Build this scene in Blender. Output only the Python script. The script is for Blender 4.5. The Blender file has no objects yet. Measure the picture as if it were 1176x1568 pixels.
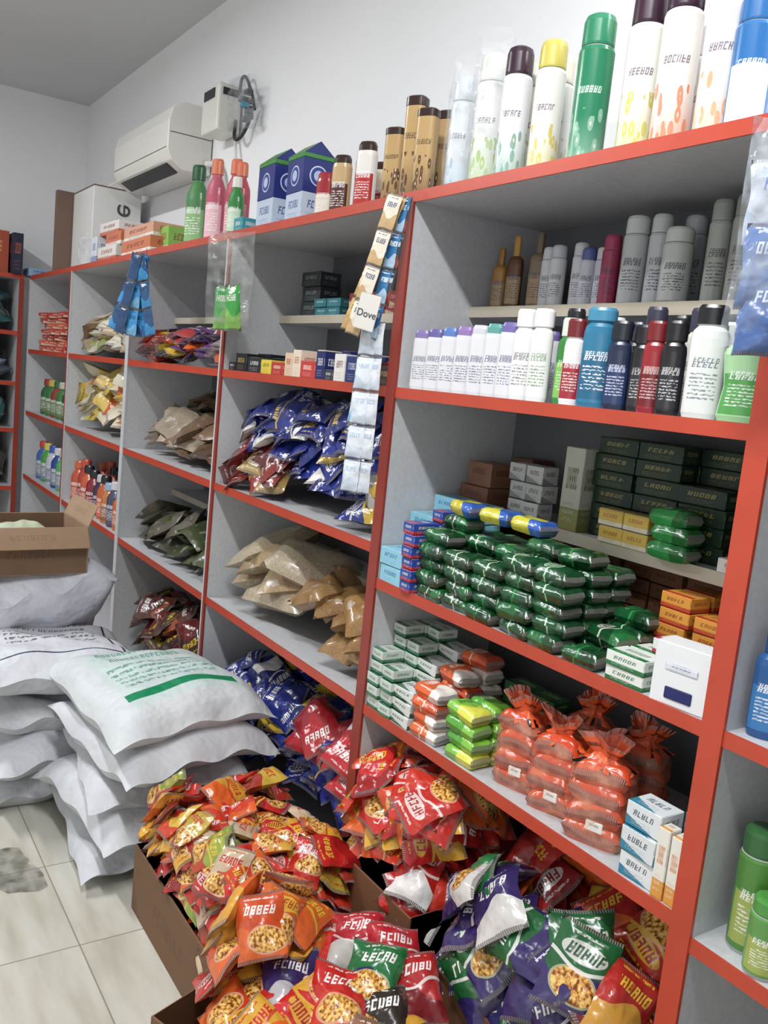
import bpy, math, random
import numpy as np
from mathutils import Matrix, Vector, Euler
random.seed(7); np.random.seed(7)
R=random.uniform
scene=bpy.context.scene
try:
    scene.view_settings.view_transform='Standard'
    scene.view_settings.look='None'
except Exception: pass

# ------------------------------------------------------------ colours
def C(h,a=1.0):
    h=h.lstrip('#'); o=[]
    for i in (0,2,4):
        s=int(h[i:i+2],16)/255
        o.append(s/12.92 if s<=.04045 else ((s+.055)/1.055)**2.4)
    return (o[0],o[1],o[2],a)
def A(c,a): return (c[0],c[1],c[2],a)
def jit(c,k=.12):
    f=1+R(-k,k); return (min(1,c[0]*f),min(1,c[1]*f),min(1,c[2]*f),c[3])

# ------------------------------------------------------------ node helper
class G:
    def __init__(s,name):
        s.mat=bpy.data.materials.new(name); s.mat.use_nodes=True
        s.nt=s.mat.node_tree; s.nt.nodes.clear()
        s.out=s.n('ShaderNodeOutputMaterial'); s.p=s.n('ShaderNodeBsdfPrincipled')
        s.nt.links.new(s.p.outputs[0],s.out.inputs[0])
    def n(s,t): return s.nt.nodes.new(t)
    def L(s,a,b):
        if isinstance(a,(int,float)): b.default_value=a
        elif isinstance(a,tuple): b.default_value=a
        else: s.nt.links.new(a,b)
    def M(s,op,*ins,clamp=False):
        m=s.n('ShaderNodeMath'); m.operation=op; m.use_clamp=clamp
        for k,i in enumerate(ins): s.L(i,m.inputs[k])
        return m.outputs[0]
    def add(s,a,b): return s.M('ADD',a,b)
    def sub(s,a,b): return s.M('SUBTRACT',a,b)
    def mul(s,a,*bs):
        for b in bs: a=s.M('MULTIPLY',a,b)
        return a
    def gt(s,a,b): return s.M('GREATER_THAN',a,b)
    def lt(s,a,b): return s.M('LESS_THAN',a,b)
    def mx(s,a,b): return s.M('MAXIMUM',a,b)
    def near(s,a,c,w): return s.lt(s.M('ABSOLUTE',s.sub(a,c)),w)
    def mix(s,f,a,b):
        m=s.n('ShaderNodeMix'); m.data_type='RGBA'
        s.L(f,m.inputs[0]); s.L(a,m.inputs[6]); s.L(b,m.inputs[7]); return m.outputs[2]
    def xyz(s,x,y,z=0.0):
        c=s.n('ShaderNodeCombineXYZ'); s.L(x,c.inputs[0]); s.L(y,c.inputs[1]); s.L(z,c.inputs[2]); return c.outputs[0]
    def wn(s,x,y,z=0.0):
        w=s.n('ShaderNodeTexWhiteNoise'); w.noise_dimensions='3D'; s.L(s.xyz(x,y,z),w.inputs['Vector']); return w.outputs['Value']
    def noise(s,vec,scale,detail=2.0,rough=.5):
        t=s.n('ShaderNodeTexNoise')
        if vec is not None: s.L(vec,t.inputs['Vector'])
        t.inputs['Scale'].default_value=scale; t.inputs['Detail'].default_value=detail; t.inputs['Roughness'].default_value=rough
        return t.outputs[0]
    def vor(s,vec,scale,feat='F1'):
        t=s.n('ShaderNodeTexVoronoi'); t.feature=feat
        if vec is not None: s.L(vec,t.inputs['Vector'])
        t.inputs['Scale'].default_value=scale; return t.outputs[0]
    def ramp(s,f,stops):
        r=s.n('ShaderNodeValToRGB'); s.L(f,r.inputs[0]); e=r.color_ramp.elements
        while len(e)<len(stops): e.new(.5)
        for k,(p,c) in enumerate(stops): e[k].position=p; e[k].color=c
        return r.outputs[0]
    def attr(s,name):
        a=s.n('ShaderNodeAttribute'); a.attribute_name=name; return a.outputs['Color'],a.outputs['Alpha']
    def uv(s):
        a=s.n('ShaderNodeUVMap'); a.uv_map='UVMap'; x=s.n('ShaderNodeSeparateXYZ'); s.L(a.outputs[0],x.inputs[0]); return x.outputs[0],x.outputs[1]
    def obj(s):
        t=s.n('ShaderNodeTexCoord'); return t.outputs['Object']
    def bump(s,h,strength=.3,dist=.005):
        b=s.n('ShaderNodeBump'); b.inputs['Strength'].default_value=strength; b.inputs['Distance'].default_value=dist
        s.L(h,b.inputs['Height']); s.L(b.outputs[0],s.p.inputs['Normal'])
    def set(s,**k):
        m={'col':'Base Color','rough':'Roughness','metal':'Metallic','alpha':'Alpha','coat':'Coat Weight','trans':'Transmission Weight','spec':'Specular IOR Level'}
        for a,b in k.items(): s.L(b,s.p.inputs[m[a]])
    def rect(s,u,v,u0,u1,v0,v1): return s.mul(s.gt(u,u0),s.lt(u,u1),s.gt(v,v0),s.lt(v,v1))
    def letters(s,u,v,u0,u1,v0,v1,n,seed,skew=.0):
        V=s.mul(s.sub(v,v0),1/(v1-v0))
        U=s.sub(s.mul(s.sub(u,u0),n/(u1-u0)),s.mul(V,.28))
        i=s.M('FLOOR',U); fx=s.M('FRACT',U)
        m=s.mx(s.near(fx,.22,.13), s.mul(s.near(fx,.72,.12),s.gt(s.wn(i,seed,1.0),.45)))
        for k,yc in enumerate((.1,.5,.9)):
            h=s.mul(s.near(V,yc,.11),s.near(fx,.47,.36),s.gt(s.wn(i,seed,k+2.5),.35)); m=s.mx(m,h)
        return s.mul(m,s.rect(u,v,u0,u1,v0,v1))
    def small(s,u,v,u0,u1,v0,v1,rows,cols,seed):
        U=s.M('FLOOR',s.mul(s.sub(u,u0),cols/(u1-u0))); V=s.mul(s.sub(v,v0),rows/(v1-v0))
        m=s.mul(s.near(s.M('FRACT',V),.5,.24), s.gt(s.wn(U,s.M('FLOOR',s.mul(V,2.0)),seed),.42))
        return s.mul(m,s.rect(u,v,u0,u1,v0,v1))
    def ell(s,u,v,cu,cv,ru,rv):
        a=s.mul(s.sub(u,cu),1/ru); b=s.mul(s.sub(v,cv),1/rv)
        return s.lt(s.add(s.mul(a,a),s.mul(b,b)),1.0)

MAT={}
def m_packet():
    g=G('packet_film'); c1,a1=g.attr('c1'); c2,a2=g.attr('c2'); c3,a3=g.attr('c3'); u,v=g.uv()
    col=c1
    wavy=g.add(g.add(.32,g.mul(a1,.2)),g.mul(.1,g.M('SINE',g.add(g.mul(u,6.0),g.mul(a1,19.0)))))
    col=g.mix(g.lt(v,wavy),col,c2)
    ns=g.noise(g.xyz(u,v,g.mul(a1,9.0)),17.0,2.0)
    food=g.ramp(ns,[(.36,C('6a3010')),(.48,C('c88a38')),(.62,C('ecc878'))])
    r1=g.M('FRACT',g.mul(a1,7.31)); r2=g.M('FRACT',g.mul(a1,13.7))
    cu=g.add(.32,g.mul(r1,.36)); cv=g.add(.2,g.mul(r2,.2)); show=g.mul(g.gt(a2,.5),g.gt(g.M('FRACT',g.mul(a1,3.7)),.25))
    col=g.mix(g.mul(g.ell(u,v,cu,cv,.40,.205),show),col,g.mix(.45,c1,C('e8d4b0')))
    col=g.mix(g.mul(g.ell(u,v,cu,cv,.36,.18),show),col,food)
    sw=g.near(v,g.add(g.add(.5,g.mul(r2,.1)),g.mul(.06,g.M('SINE',g.add(g.mul(u,5.0),g.mul(a1,30.0))))),.022)
    col=g.mix(g.mul(sw,g.gt(a3,.5),.8),col,c3)
    lg=g.ell(u,v,.5,.71,.38,.12)
    lt_=g.letters(u,v,.2,.84,.64,.78,5,a1)
    oval=g.mul(g.gt(a3,.5),g.gt(r1,.5))
    col=g.mix(g.mul(lg,oval),col,g.mix(.7,c1,c3))
    col=g.mix(g.mul(lt_,oval),col,g.mix(.35,c1,(.02,.02,.02,1)))
    col=g.mix(g.mul(lt_,g.sub(1.0,oval)),col,c3)
    col=g.mix(g.mul(g.small(u,v,.2,.8,.86,.93,1,16,a1),.8),col,c3)
    cr=g.mx(g.lt(v,.045),g.gt(v,.955))
    col=g.mix(g.mul(cr,.5),col,(.35,.31,.29,1))
    g.set(col=col,rough=.26,spec=.6,coat=.25)
    o=g.obj(); h=g.add(g.noise(o,32.0,1.5),g.mul(cr,g.M('SINE',g.mul(u,160.0)),.3))
    g.bump(h,.8,.01); return g.mat
def m_box():
    g=G('carton_print'); c1,a1=g.attr('c1'); c2,a2=g.attr('c2'); c3,a3=g.attr('c3'); u,v=g.uv()
    col=g.mix(g.mul(g.lt(v,.27),g.gt(a2,.5)),c1,c2)
    col=g.mix(g.mul(g.lt(g.add(g.mul(u,.5),v),.42),g.lt(a2,.5),g.gt(a2,.2)),col,c2)
    t=g.letters(u,v,.18,.8,.5,.76,5,a1)
    col=g.mix(g.mul(t,g.gt(a3,.3),.85),col,c3)
    col=g.mix(g.mul(g.small(u,v,.15,.75,.08,.36,3,16,a1),g.gt(a3,.3),.8),col,g.mix(.4,c1,c3))
    g.set(col=col,rough=.4,spec=.4); return g.mat
def m_bottle():
    g=G('printed_bottle'); c1,a1=g.attr('c1'); c2,a2=g.attr('c2'); c3,a3=g.attr('c3'); u,v=g.uv()
    lab=g.rect(u,v,.32,.68,.1,.62)
    col=g.mix(g.mul(lab,g.near(a2,.5,.12)),c1,c2)
    grad=g.M('MULTIPLY',g.sub(.42,v),2.4,clamp=True)
    d=g.vor(g.xyz(g.mul(u,2.4),v,g.mul(a1,5.0)),6.5)
    blot=g.lt(d,.4); core=g.lt(d,.14)
    f=g.mul(g.gt(a2,.8),g.mx(g.mul(grad,.7),g.mul(blot,g.lt(v,.48),.85)))
    col=g.mix(f,col,c2)
    col=g.mix(g.mul(core,g.gt(a2,.8),g.lt(v,.48),.8),col,C('e8dcc8'))
    t=g.mx(g.letters(u,v,.38,.62,.55,.61,5,a1),g.small(u,v,.38,.62,.2,.5,7,12,a1))
    t2=g.letters(u,v,.39,.62,.60,.655,6,a1)
    col=g.mix(g.mul(g.mx(t2,g.mul(t,g.lt(a2,.8))),g.gt(a3,.5),.8),col,c3)
    g.set(col=col,rough=.28,spec=.5,coat=.1); return g.mat
def m_plain():
    g=G('coloured_plastic'); c1,a1=g.attr('c1')
    n=g.noise(g.obj(),30.0,1.0); g.set(col=g.mix(g.mul(n,.12),c1,(.1,.1,.1,1)),rough=a1); return g.mat
def m_grain():
    g=G('pulses_in_film'); c1,a1=g.attr('c1'); o=g.obj()
    f=g.vor(o,190.0); k=g.ramp(f,[(.0,(1,1,1,1)),(.8,(.5,.45,.4,1))])
    m=g.n('ShaderNodeMix'); m.data_type='RGBA'; m.blend_type='MULTIPLY'; m.inputs[0].default_value=.7
    g.L(c1,m.inputs[6]); g.L(k,m.inputs[7])
    n=g.noise(o,26.0,1.5); film=g.gt(n,.66)
    g.set(col=g.mix(g.mul(film,.3),m.outputs[2],(.7,.7,.7,1)),rough=.3,coat=.25); g.bump(n,.5,.008); return g.mat
def m_sack():
    g=G('woven_sack'); c1,a1=g.attr('c1'); c2,a2=g.attr('c2'); c3,a3=g.attr('c3'); u,v=g.uv(); o=g.obj()
    n=g.noise(o,7.0,3.0)
    col=g.mix(g.mul(n,.45),c1,C('949aa4'))
    fr=g.sub(g.rect(u,v,.12,.88,.12,.9),g.rect(u,v,.135,.865,.13,.89))
    A2=g.gt(a2,.5)
    col=g.mix(g.mul(fr,A2,g.lt(a2,.8)),col,c2)
    inner=g.rect(u,v,.15,.85,.14,.88)
    col=g.mix(g.mul(inner,g.gt(a2,.8),.5),col,C('b8d0ca'))
    col=g.mix(g.mul(g.rect(u,v,.15,.85,.2,.27),g.gt(a2,.8)),col,C('0d7f52'))
    t=g.mx(g.letters(u,v,.22,.78,.78,.84,16,a1),g.mx(g.letters(u,v,.26,.74,.66,.72,14,a1),g.small(u,v,.2,.8,.32,.6,5,46,a1)))
    col=g.mix(g.mul(t,A2,.8),col,c3)
    cr=g.noise(o,22.0,2.0)
    g.set(col=col,rough=.5,spec=.3); g.bump(g.add(n,g.mul(cr,.25)),.8,.03); return g.mat
def m_film():
    g=G('clear_film'); c1,a1=g.attr('c1'); n=g.noise(g.obj(),24.0,2.0)
    g.set(col=c1,rough=.12,alpha=g.M('ADD',.05,g.mul(g.M('POWER',n,4.0),1.7),clamp=True)); g.bump(n,.9,.01); return g.mat
def m_kraft():
    g=G('corrugated_cardboard'); c1,a1=g.attr('c1'); o=g.obj(); u,v=g.uv()
    n=g.noise(o,9.0,3.0); c=g.mix(g.mul(n,.5),c1,C('6b4a35'))
    c=g.mix(g.mul(g.letters(u,v,.3,.7,.35,.6,7,a1),.25),c,C('4a2a20'))
    g.set(col=c,rough=.75); return g.mat
MAT=dict(packet=m_packet(),box=m_box(),bottle=m_bottle(),plain=m_plain(),grain=m_grain(),sack=m_sack(),film=m_film(),kraft=m_kraft())

# ------------------------------------------------------------ mesh builder
Z4=(0,0,0,0)
class MB:
    def __init__(s): s.V=[];s.F=[];s.UV=[];s.c=[[],[],[]];s.mi=[];s.sm=[];s.slots=[];s.n=0
    def add(s,V,F,UV,mat,c1,c2=Z4,c3=Z4,M=None,smooth=True):
        V=np.asarray(V,float)
        if M is not None:
            m=np.array(M); V=V@m[:3,:3].T+m[:3,3]
        s.V.append(V); s.UV.append(np.asarray(UV,float))
        if mat not in s.slots: s.slots.append(mat)
        mi=s.slots.index(mat)
        for k,f in enumerate(F):
            s.F.append(tuple(i+s.n for i in f)); s.mi.append(mi); s.sm.append(smooth)
            for j,cc in enumerate((c1,c2,c3)):
                s.c[j].append(cc[k] if isinstance(cc,list) else cc)
        s.n+=len(V)
    def make(s,name,loc=(0,0,0),rz=0,parent=None):
        me=bpy.data.meshes.new(name); V=np.concatenate(s.V); UV=np.concatenate(s.UV)
        me.from_pydata(V.tolist(),[],s.F); 
        li=np.zeros(len(me.loops),dtype=np.int64); me.loops.foreach_get('vertex_index',li)
        uvl=me.uv_layers.new(name='UVMap'); uvl.data.foreach_set('uv',UV[li].ravel())
        cnt=[len(f) for f in s.F]; pk=s.slots[0]=='packet'
        for j,nm in enumerate(('c1','c2','c3')):
            a=me.attributes.new(nm,'FLOAT_COLOR','CORNER')
            q=np.array(s.c[j],float); lum=(q[:,:3]@np.array([.25,.6,.15]))[:,None]
            q[:,:3]=(q[:,:3]*(.95 if pk else .9)+lum*(.05 if pk else .1))*(1.0 if pk else .84)
            a.data.foreach_set('color',np.repeat(q,cnt,axis=0).ravel())
        me.polygons.foreach_set('material_index',s.mi); me.polygons.foreach_set('use_smooth',s.sm)
        for m in s.slots: me.materials.append(MAT[m])
        me.update()
        o=bpy.data.objects.new(name,me); scene.collection.objects.link(o); o.location=loc; o.rotation_euler=(0,0,rz)
        if parent: o.parent=parent
        return o
def _cb():
    vid={}; vs=[]
    for a in range(3):
        for sg in (-1,1):
            for s1 in (-1,1):
                for s2 in (-1,1):
                    vid[(a,sg,s1,s2)]=len(vs); vs.append((a,sg,s1,s2))
    def pos(t,b=.1):
        a,sg,s1,s2=t; p=[0,0,0]; o=[i for i in range(3) if i!=a]; p[a]=sg; p[o[0]]=s1*(1-b); p[o[1]]=s2*(1-b); return np.array(p)
    F=[]
    def addf(ix):
        P=[pos(vs[i]) for i in ix]; n=np.cross(P[1]-P[0],P[2]-P[0])
        if np.dot(n,sum(P))<0: ix=ix[::-1]
        F.append(tuple(ix))
    for a in range(3):
        for sg in (-1,1): addf([vid[(a,sg,-1,-1)],vid[(a,sg,1,-1)],vid[(a,sg,1,1)],vid[(a,sg,-1,1)]])
    def vv(a,sg,d): o=[i for i in range(3) if i!=a]; return vid[(a,sg,d[o[0]],d[o[1]])]
    for a in range(3):
        for b in range(a+1,3):
            c=3-a-b
            for sa in (-1,1):
                for sb in (-1,1):
                    ix=[]
                    for sc in (-1,1): ix+= [vv(a,sa,{b:sb,c:sc})] 
                    for sc in (1,-1): ix+= [vv(b,sb,{a:sa,c:sc})]
                    addf(ix)
    for x in (-1,1):
        for y in (-1,1):
            for z in (-1,1):
                addf([vv(0,x,{1:y,2:z}),vv(1,y,{0:x,2:z}),vv(2,z,{0:x,1:y})])
    return vs,F
CBV,CBF=_cb()
def box(mb,x,y,z,w,d,h,mat='box',c1=(1,1,1,1),c2=Z4,c3=Z4,rz=0,b=.0015,rot=None):
    H=(w/2,d/2,h/2); V=[];UV=[]
    for a,sg,s1,s2 in CBV:
        p=[0,0,0]; o=[i for i in range(3) if i!=a]; p[a]=sg*H[a]; p[o[0]]=s1*(H[o[0]]-b); p[o[1]]=s2*(H[o[1]]-b); V.append(p)
        UV.append(((s1+1)/2 if not(a==1 and sg>0) else (1-s1)/2,(s2+1)/2))
    M=Matrix.Translation((x,y,z+h/2))@(rot if rot is not None else Matrix.Rotation(rz,4,'Z'))
    mb.add(V,CBF,UV,mat,c1,c2,c3,M,smooth=False)
def lathe(mb,prof,cols,M=None,mat='bottle',sy=1.0,n=2.0,seg=26,H=None):
    H=H or prof[-1][1]; V=[];UV=[];F=[];cc=[[],[],[]]
    for k in range(len(prof)-1):
        base=len(V)
        for j in (k,k+1):
            r,z=prof[j]
            for i in range(seg+1):
                u=i/seg; t=-math.pi/2+(u-.5)*2*math.pi; c,s=math.cos(t),math.sin(t)
                q=(abs(c)**n+abs(s)**n)**(-1/n)
                V.append((r*c*q,r*s*q*sy,z)); UV.append((u,z/H))
        for i in range(seg):
            F.append((base+i,base+i+1,base+seg+2+i,base+seg+1+i))
            for j in range(3): cc[j].append(cols[k][j])
    mb.add(V,F,UV,mat,cc[0],cc[1],cc[2],M)
_pc={}
def pouch(mb,w,l,t,M,mat='packet',c1=(1,1,1,1),c2=Z4,c3=Z4,p=2.4,nx=9,ny=12,wr=1.0,neck=.06,sag=0.0,ears=0.0):
    xs=np.linspace(-1,1,nx); ys=np.linspace(-1,1,ny); X,Y=np.meshgrid(xs,ys)
    prof=np.clip(1-np.abs(X)**p,0,1)**.55*np.clip(1-np.abs(Y*1.04)**(p*1.3),0,1)**.6
    ph=[R(0,6.28) for _ in range(8)]
    W=.16*np.sin(3.1*X+ph[0]+2*Y)*np.sin(2.7*Y+ph[1])+.12*np.sin(7*X+ph[2])*np.sin(6*Y+ph[3])+.08*np.sin(11*Y+5*X+ph[4])
    top=prof*(1+wr*W); bot=prof*(1-wr*W*.7)
    bend=wr*t*.22*(np.sin(2.2*X+ph[5])*np.cos(1.7*Y+ph[1]))-sag*(X**4+Y**6)*.5+ears*np.sin(9*X+ph[6])*np.abs(Y)**5+ears*np.sin(8*Y+ph[7])*np.abs(X)**6
    PX=X*w/2*(1-neck*(1-Y**2))+wr*.012*w*np.sin(5*Y+ph[2]); PY=Y*l/2*(1-neck*.7*(1-X**2))
    Vt=np.stack([PX,PY,top*t/2+bend],-1).reshape(-1,3); Vb=np.stack([PX,PY,-bot*t/2+bend],-1).reshape(-1,3)
    UVt=np.stack([(X+1)/2,(Y+1)/2],-1).reshape(-1,2); UVb=UVt*[-1,1]+[1,0]
    k=(nx,ny)
    if k not in _pc:
        F=[]
        for j in range(ny-1):
            for i in range(nx-1):
                a=j*nx+i; F.append((a,a+1,a+nx+1,a+nx))
        N=nx*ny
        for j in range(ny-1):
            for i in range(nx-1):
                a=N+j*nx+i; F.append((a,a+nx,a+nx+1,a+1))
        _pc[k]=F
    mb.add(np.concatenate([Vt,Vb]),_pc[k],np.concatenate([UVt,UVb]),mat,c1,c2,c3,M)
def basis(normal,spin):
    n=Vector(normal).normalized(); x=Vector((math.cos(spin),math.sin(spin),0)); x=(x-n*x.dot(n)).normalized(); y=n.cross(x)
    return Matrix(((x.x,y.x,n.x,0),(x.y,y.y,n.y,0),(x.z,y.z,n.z,0),(0,0,0,1)))
class HM:
    def __init__(s,x0,x1,y0,y1,fn,res=.015):
        s.x=np.arange(x0,x1+res,res); s.y=np.arange(y0,y1+res,res); s.X,s.Y=np.meshgrid(s.x,s.y); s.b=(x0,x1,y0,y1)
        s.Z=fn((s.X-x0)/(x1-x0),(s.Y-y0)/(y1-y0))
def heap(mb,hm,n,w,l,t,pal,mat='packet',tilt=.3,maxs=.9,p=2.4,wr=1.2,spin=None,zone=None,zmax=None,fy=0.0,fx=0.0,edge=.9,tries=6,sj=.6):
    x0,x1,y0,y1=zone or hm.b
    for _ in range(n):
        best=None
        for tr in range(tries):
            ww,ll,tt=w*R(.92,1.08),l*R(.92,1.08),t*R(.85,1.15); a=R(0,6.28) if spin is None else spin+R(-sj,sj)
            ex=(abs(math.cos(a))*ww/2+abs(math.sin(a))*ll/2)*edge; ey=(abs(math.sin(a))*ww/2+abs(math.cos(a))*ll/2)*edge
            ex=min(ex,(x1-x0)/2);ey=min(ey,(y1-y0)/2)
            x=R(x0+ex,x1-ex); y=R(y0+ey,y1-ey)
            dx=hm.X-x; dy=hm.Y-y; lx=dx*math.cos(a)+dy*math.sin(a); ly=-dx*math.sin(a)+dy*math.cos(a)
            m=(abs(lx)<ww*.45)&(abs(ly)<ll*.45)
            if m.sum()<6: continue
            z=hm.Z[m].mean()
            if best is None or z<best[0]: best=(z,x,y,a,ww,ll,tt,m,dx,dy,lx,ly)
        if best is None: continue
        z,x,y,a,ww,ll,tt,m,dx,dy,lx,ly=best
        P=np.stack([dx[m],dy[m],np.ones(m.sum())],1); sol=np.linalg.lstsq(P,hm.Z[m],rcond=None)[0]
        gx=max(-maxs,min(maxs,sol[0]))+R(-tilt,tilt)+fx; gy=max(-maxs,min(maxs,sol[1]))+R(-tilt,tilt)+fy
        zc=sol[2]+tt*.42+.22*max(0,(hm.Z[m]-P@sol).max())
        if zmax and zc>zmax: continue
        c1,c2,c3=random.choice(pal)
        Mx=Matrix.Translation((x,y,zc))@basis((-gx,-gy,1),a)
        pouch(mb,ww,ll,tt,Mx,mat,A(jit(c1),R(0,1)),c2,c3,p=p,wr=wr)
        hm.Z[m]=np.maximum(hm.Z[m],(zc+gx*dx+gy*dy+tt*.3)[m])

# ------------------------------------------------------------ surface materials
def surf(name,c,c2,scale,rough,detail=2.0,bump=0):
    g=G(name); o=g.obj(); n=g.noise(o,scale,detail)
    g.set(col=g.mix(g.mul(n,.6),c,c2),rough=rough)
    if bump: g.bump(n,bump,.01)
    return g.mat
m_wall=surf('painted_plaster',C('f7f7f8'),C('e4e6ea'),1.3,.7,3.0)
m_ceil=surf('ceiling_paint',C('d6d8da'),C('c2c5c8'),1.2,.8)
m_shelf=surf('melamine_board',C('c8c9cb'),C('9c9ea4'),80.0,.45)
m_board=surf('unfinished_shelf_edge',C('bcb4a3'),C('8e8574'),12.0,.6)
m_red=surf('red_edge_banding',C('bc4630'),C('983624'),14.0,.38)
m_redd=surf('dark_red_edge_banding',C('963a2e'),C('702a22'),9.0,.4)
m_back=surf('back_panel',C('6e7074'),C('4a4b50'),6.0,.6)  # darkened base colour carries the shade inside the shelves
m_white=surf('white_plastic',C('e6e4de'),C('d2cfc8'),3.0,.35)
m_dark=surf('dark_plastic',C('2a2c30'),C('18191c'),8.0,.4)
def floor_mat():
    g=G('marble_tile'); t=g.n('ShaderNodeTexCoord'); x=g.n('ShaderNodeSeparateXYZ'); g.L(t.outputs['Object'],x.inputs[0])
    X=g.add(x.outputs[0],10.1); Y=g.add(x.outputs[1],10.2); s=.4
    fx=g.M('FRACT',g.mul(X,1/s)); fy=g.M('FRACT',g.mul(Y,1/s))
    gr=g.mx(g.lt(fx,.009),g.lt(fy,.009))
    i=g.wn(g.M('FLOOR',g.mul(X,1/s)),g.M('FLOOR',g.mul(Y,1/s)))
    vec=g.xyz(g.mul(g.add(X,g.mul(i,5.0)),1.4),g.mul(Y,7.0),i)
    n=g.noise(vec,2.2,3.0)
    c=g.ramp(n,[(.3,C('b6b0a2')),(.5,C('c8c4b8')),(.7,C('d4d2ca'))])
    d=g.noise(t.outputs['Object'],3.0,2.0)
    c=g.mix(g.mul(d,.3),c,C('94907f')); c=g.mix(gr,c,C('8d8675'))
    g.set(col=c,rough=.24,spec=.45); return g.mat
m_floor=floor_mat()
def rawbox(name,x0,x1,y0,y1,z0,z1,mat,parent=None):
    me=bpy.data.meshes.new(name); v=[(x,y,z) for x in (x0,x1) for y in (y0,y1) for z in (z0,z1)]
    f=[(0,1,3,2),(4,6,7,5),(0,4,5,1),(2,3,7,6),(0,2,6,4),(1,5,7,3)]
    me.from_pydata(v,[],f); me.materials.append(mat); me.update()
    o=bpy.data.objects.new(name,me); scene.collection.objects.link(o)
    if parent: o.parent=parent
    return o
def empty(name):
    o=bpy.data.objects.new(name,None); scene.collection.objects.link(o); return o
def joinboxes(name,lst,parent=None,bev=.0):
    me=bpy.data.meshes.new(name); V=[];F=[];mi=[];mats=[]
    for (x0,x1,y0,y1,z0,z1,mat) in lst:
        b=len(V); V+=[(x,y,z) for x in (x0,x1) for y in (y0,y1) for z in (z0,z1)]
        if mat not in mats: mats.append(mat)
        for f in [(0,1,3,2),(4,6,7,5),(0,4,5,1),(2,3,7,6),(0,2,6,4),(1,5,7,3)]: F.append(tuple(b+i for i in f)); mi.append(mats.index(mat))
    me.from_pydata(V,[],F)
    for m in mats: me.materials.append(m)
    me.polygons.foreach_set('material_index',mi); me.update()
    o=bpy.data.objects.new(name,me); scene.collection.objects.link(o)
    if parent: o.parent=parent
    if bev: 
        b=o.modifiers.new('b','BEVEL'); b.width=bev; b.segments=2
    return o

# ------------------------------------------------------------ room
WB=1.61; XL=-6.49; CE=3.16; XR=2.6; YF=-2.6
rawbox('floor',XL-.1,XR+.1,YF-.1,WB+.1,-.1,0,m_floor)
rawbox('ceiling',XL-.1,XR+.1,YF-.1,WB+.1,CE,CE+.1,m_ceil)
rawbox('wall_back',XL-.1,XR+.1,WB,WB+.1,0,CE,m_wall)
rawbox('wall_left',XL-.1,XL,YF,WB,0,CE,m_wall)
rawbox('wall_right',XR,XR+.1,YF,WB,0,CE,m_wall)
rawbox('wall_front',XL-.1,XR+.1,YF-.1,YF,0,CE,m_wall)

# ------------------------------------------------------------ shelving
YS=1.2; T=.022
ZT=1.955
posts=[(-6.07,.03),(-5.03,.03),(-3.96,.04),(-2.89,.03),(-1.816,.036),(-.803,.038),(.22,.04),(1.25,.04)]
L=[]
def shelf(x0,x1,z,y0=YS,edge=m_red):
    L.append((x0,x1,y0+.004,WB-.012,z-T,z,m_shelf)); L.append((x0-.001,x1+.001,y0,y0+.004,z-T-.002,z+.002,edge))
for k,(x,w) in enumerate(posts):
    L.append((x-w/2,x+w/2,YS+.004,WB-.012,0,ZT-T,m_shelf))
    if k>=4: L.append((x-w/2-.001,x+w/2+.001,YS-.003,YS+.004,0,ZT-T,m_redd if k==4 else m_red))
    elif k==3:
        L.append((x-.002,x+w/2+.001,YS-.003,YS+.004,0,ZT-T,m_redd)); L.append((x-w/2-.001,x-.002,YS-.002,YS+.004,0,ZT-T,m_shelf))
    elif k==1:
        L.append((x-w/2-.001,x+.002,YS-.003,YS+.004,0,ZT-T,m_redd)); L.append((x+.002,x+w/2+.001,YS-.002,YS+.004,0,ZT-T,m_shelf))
    else: L.append((x-w/2-.001,x+w/2+.001,YS-.003,YS+.004,0,ZT-T,m_shelf))
shelf(-6.085,1.27,ZT)
Z2=1.495; Z3R=1.02; Z4R=.69; Z3L=1.103; Z4L=.692
def bay(i): return posts[i][0]+posts[i][1]/2, posts[i+1][0]-posts[i+1][1]/2
for i in range(7):
    a,b=bay(i); shelf(a,b,Z2)
    if i<=3:
        for z in (Z3L,Z4L,.13): shelf(a,b,z)
    else:
        shelf(a,b,Z3R); shelf(a,b,Z4R if i==4 else .668)
for i,z,y in [(4,1.712,1.4),(4,1.222,1.4),(3,1.70,1.4),(2,1.70,1.4),(2,1.30,1.42),(2,.92,1.44),(3,.90,1.45),(5,1.712,1.4)]:
    a,b=bay(i); shelf(a,b,z,y,m_board)
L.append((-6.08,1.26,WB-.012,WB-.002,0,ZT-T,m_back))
joinboxes('shelving_unit',L)
L=[]
XE=-6.1
for z in (ZT,1.60,1.28,.98,.6,.13):
    L.append((XL+.01,XE-.004,-.9,1.17,z-T,z,m_shelf)); L.append((XE-.004,XE,-.9,1.17,z-T-.002,z+.002,m_red))
for y in (-.9,.15,1.155):
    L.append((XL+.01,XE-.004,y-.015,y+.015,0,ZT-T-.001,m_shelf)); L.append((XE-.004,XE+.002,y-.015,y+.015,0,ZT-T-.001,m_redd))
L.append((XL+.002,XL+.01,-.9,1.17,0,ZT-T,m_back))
joinboxes('shelving_unit',L)

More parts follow.
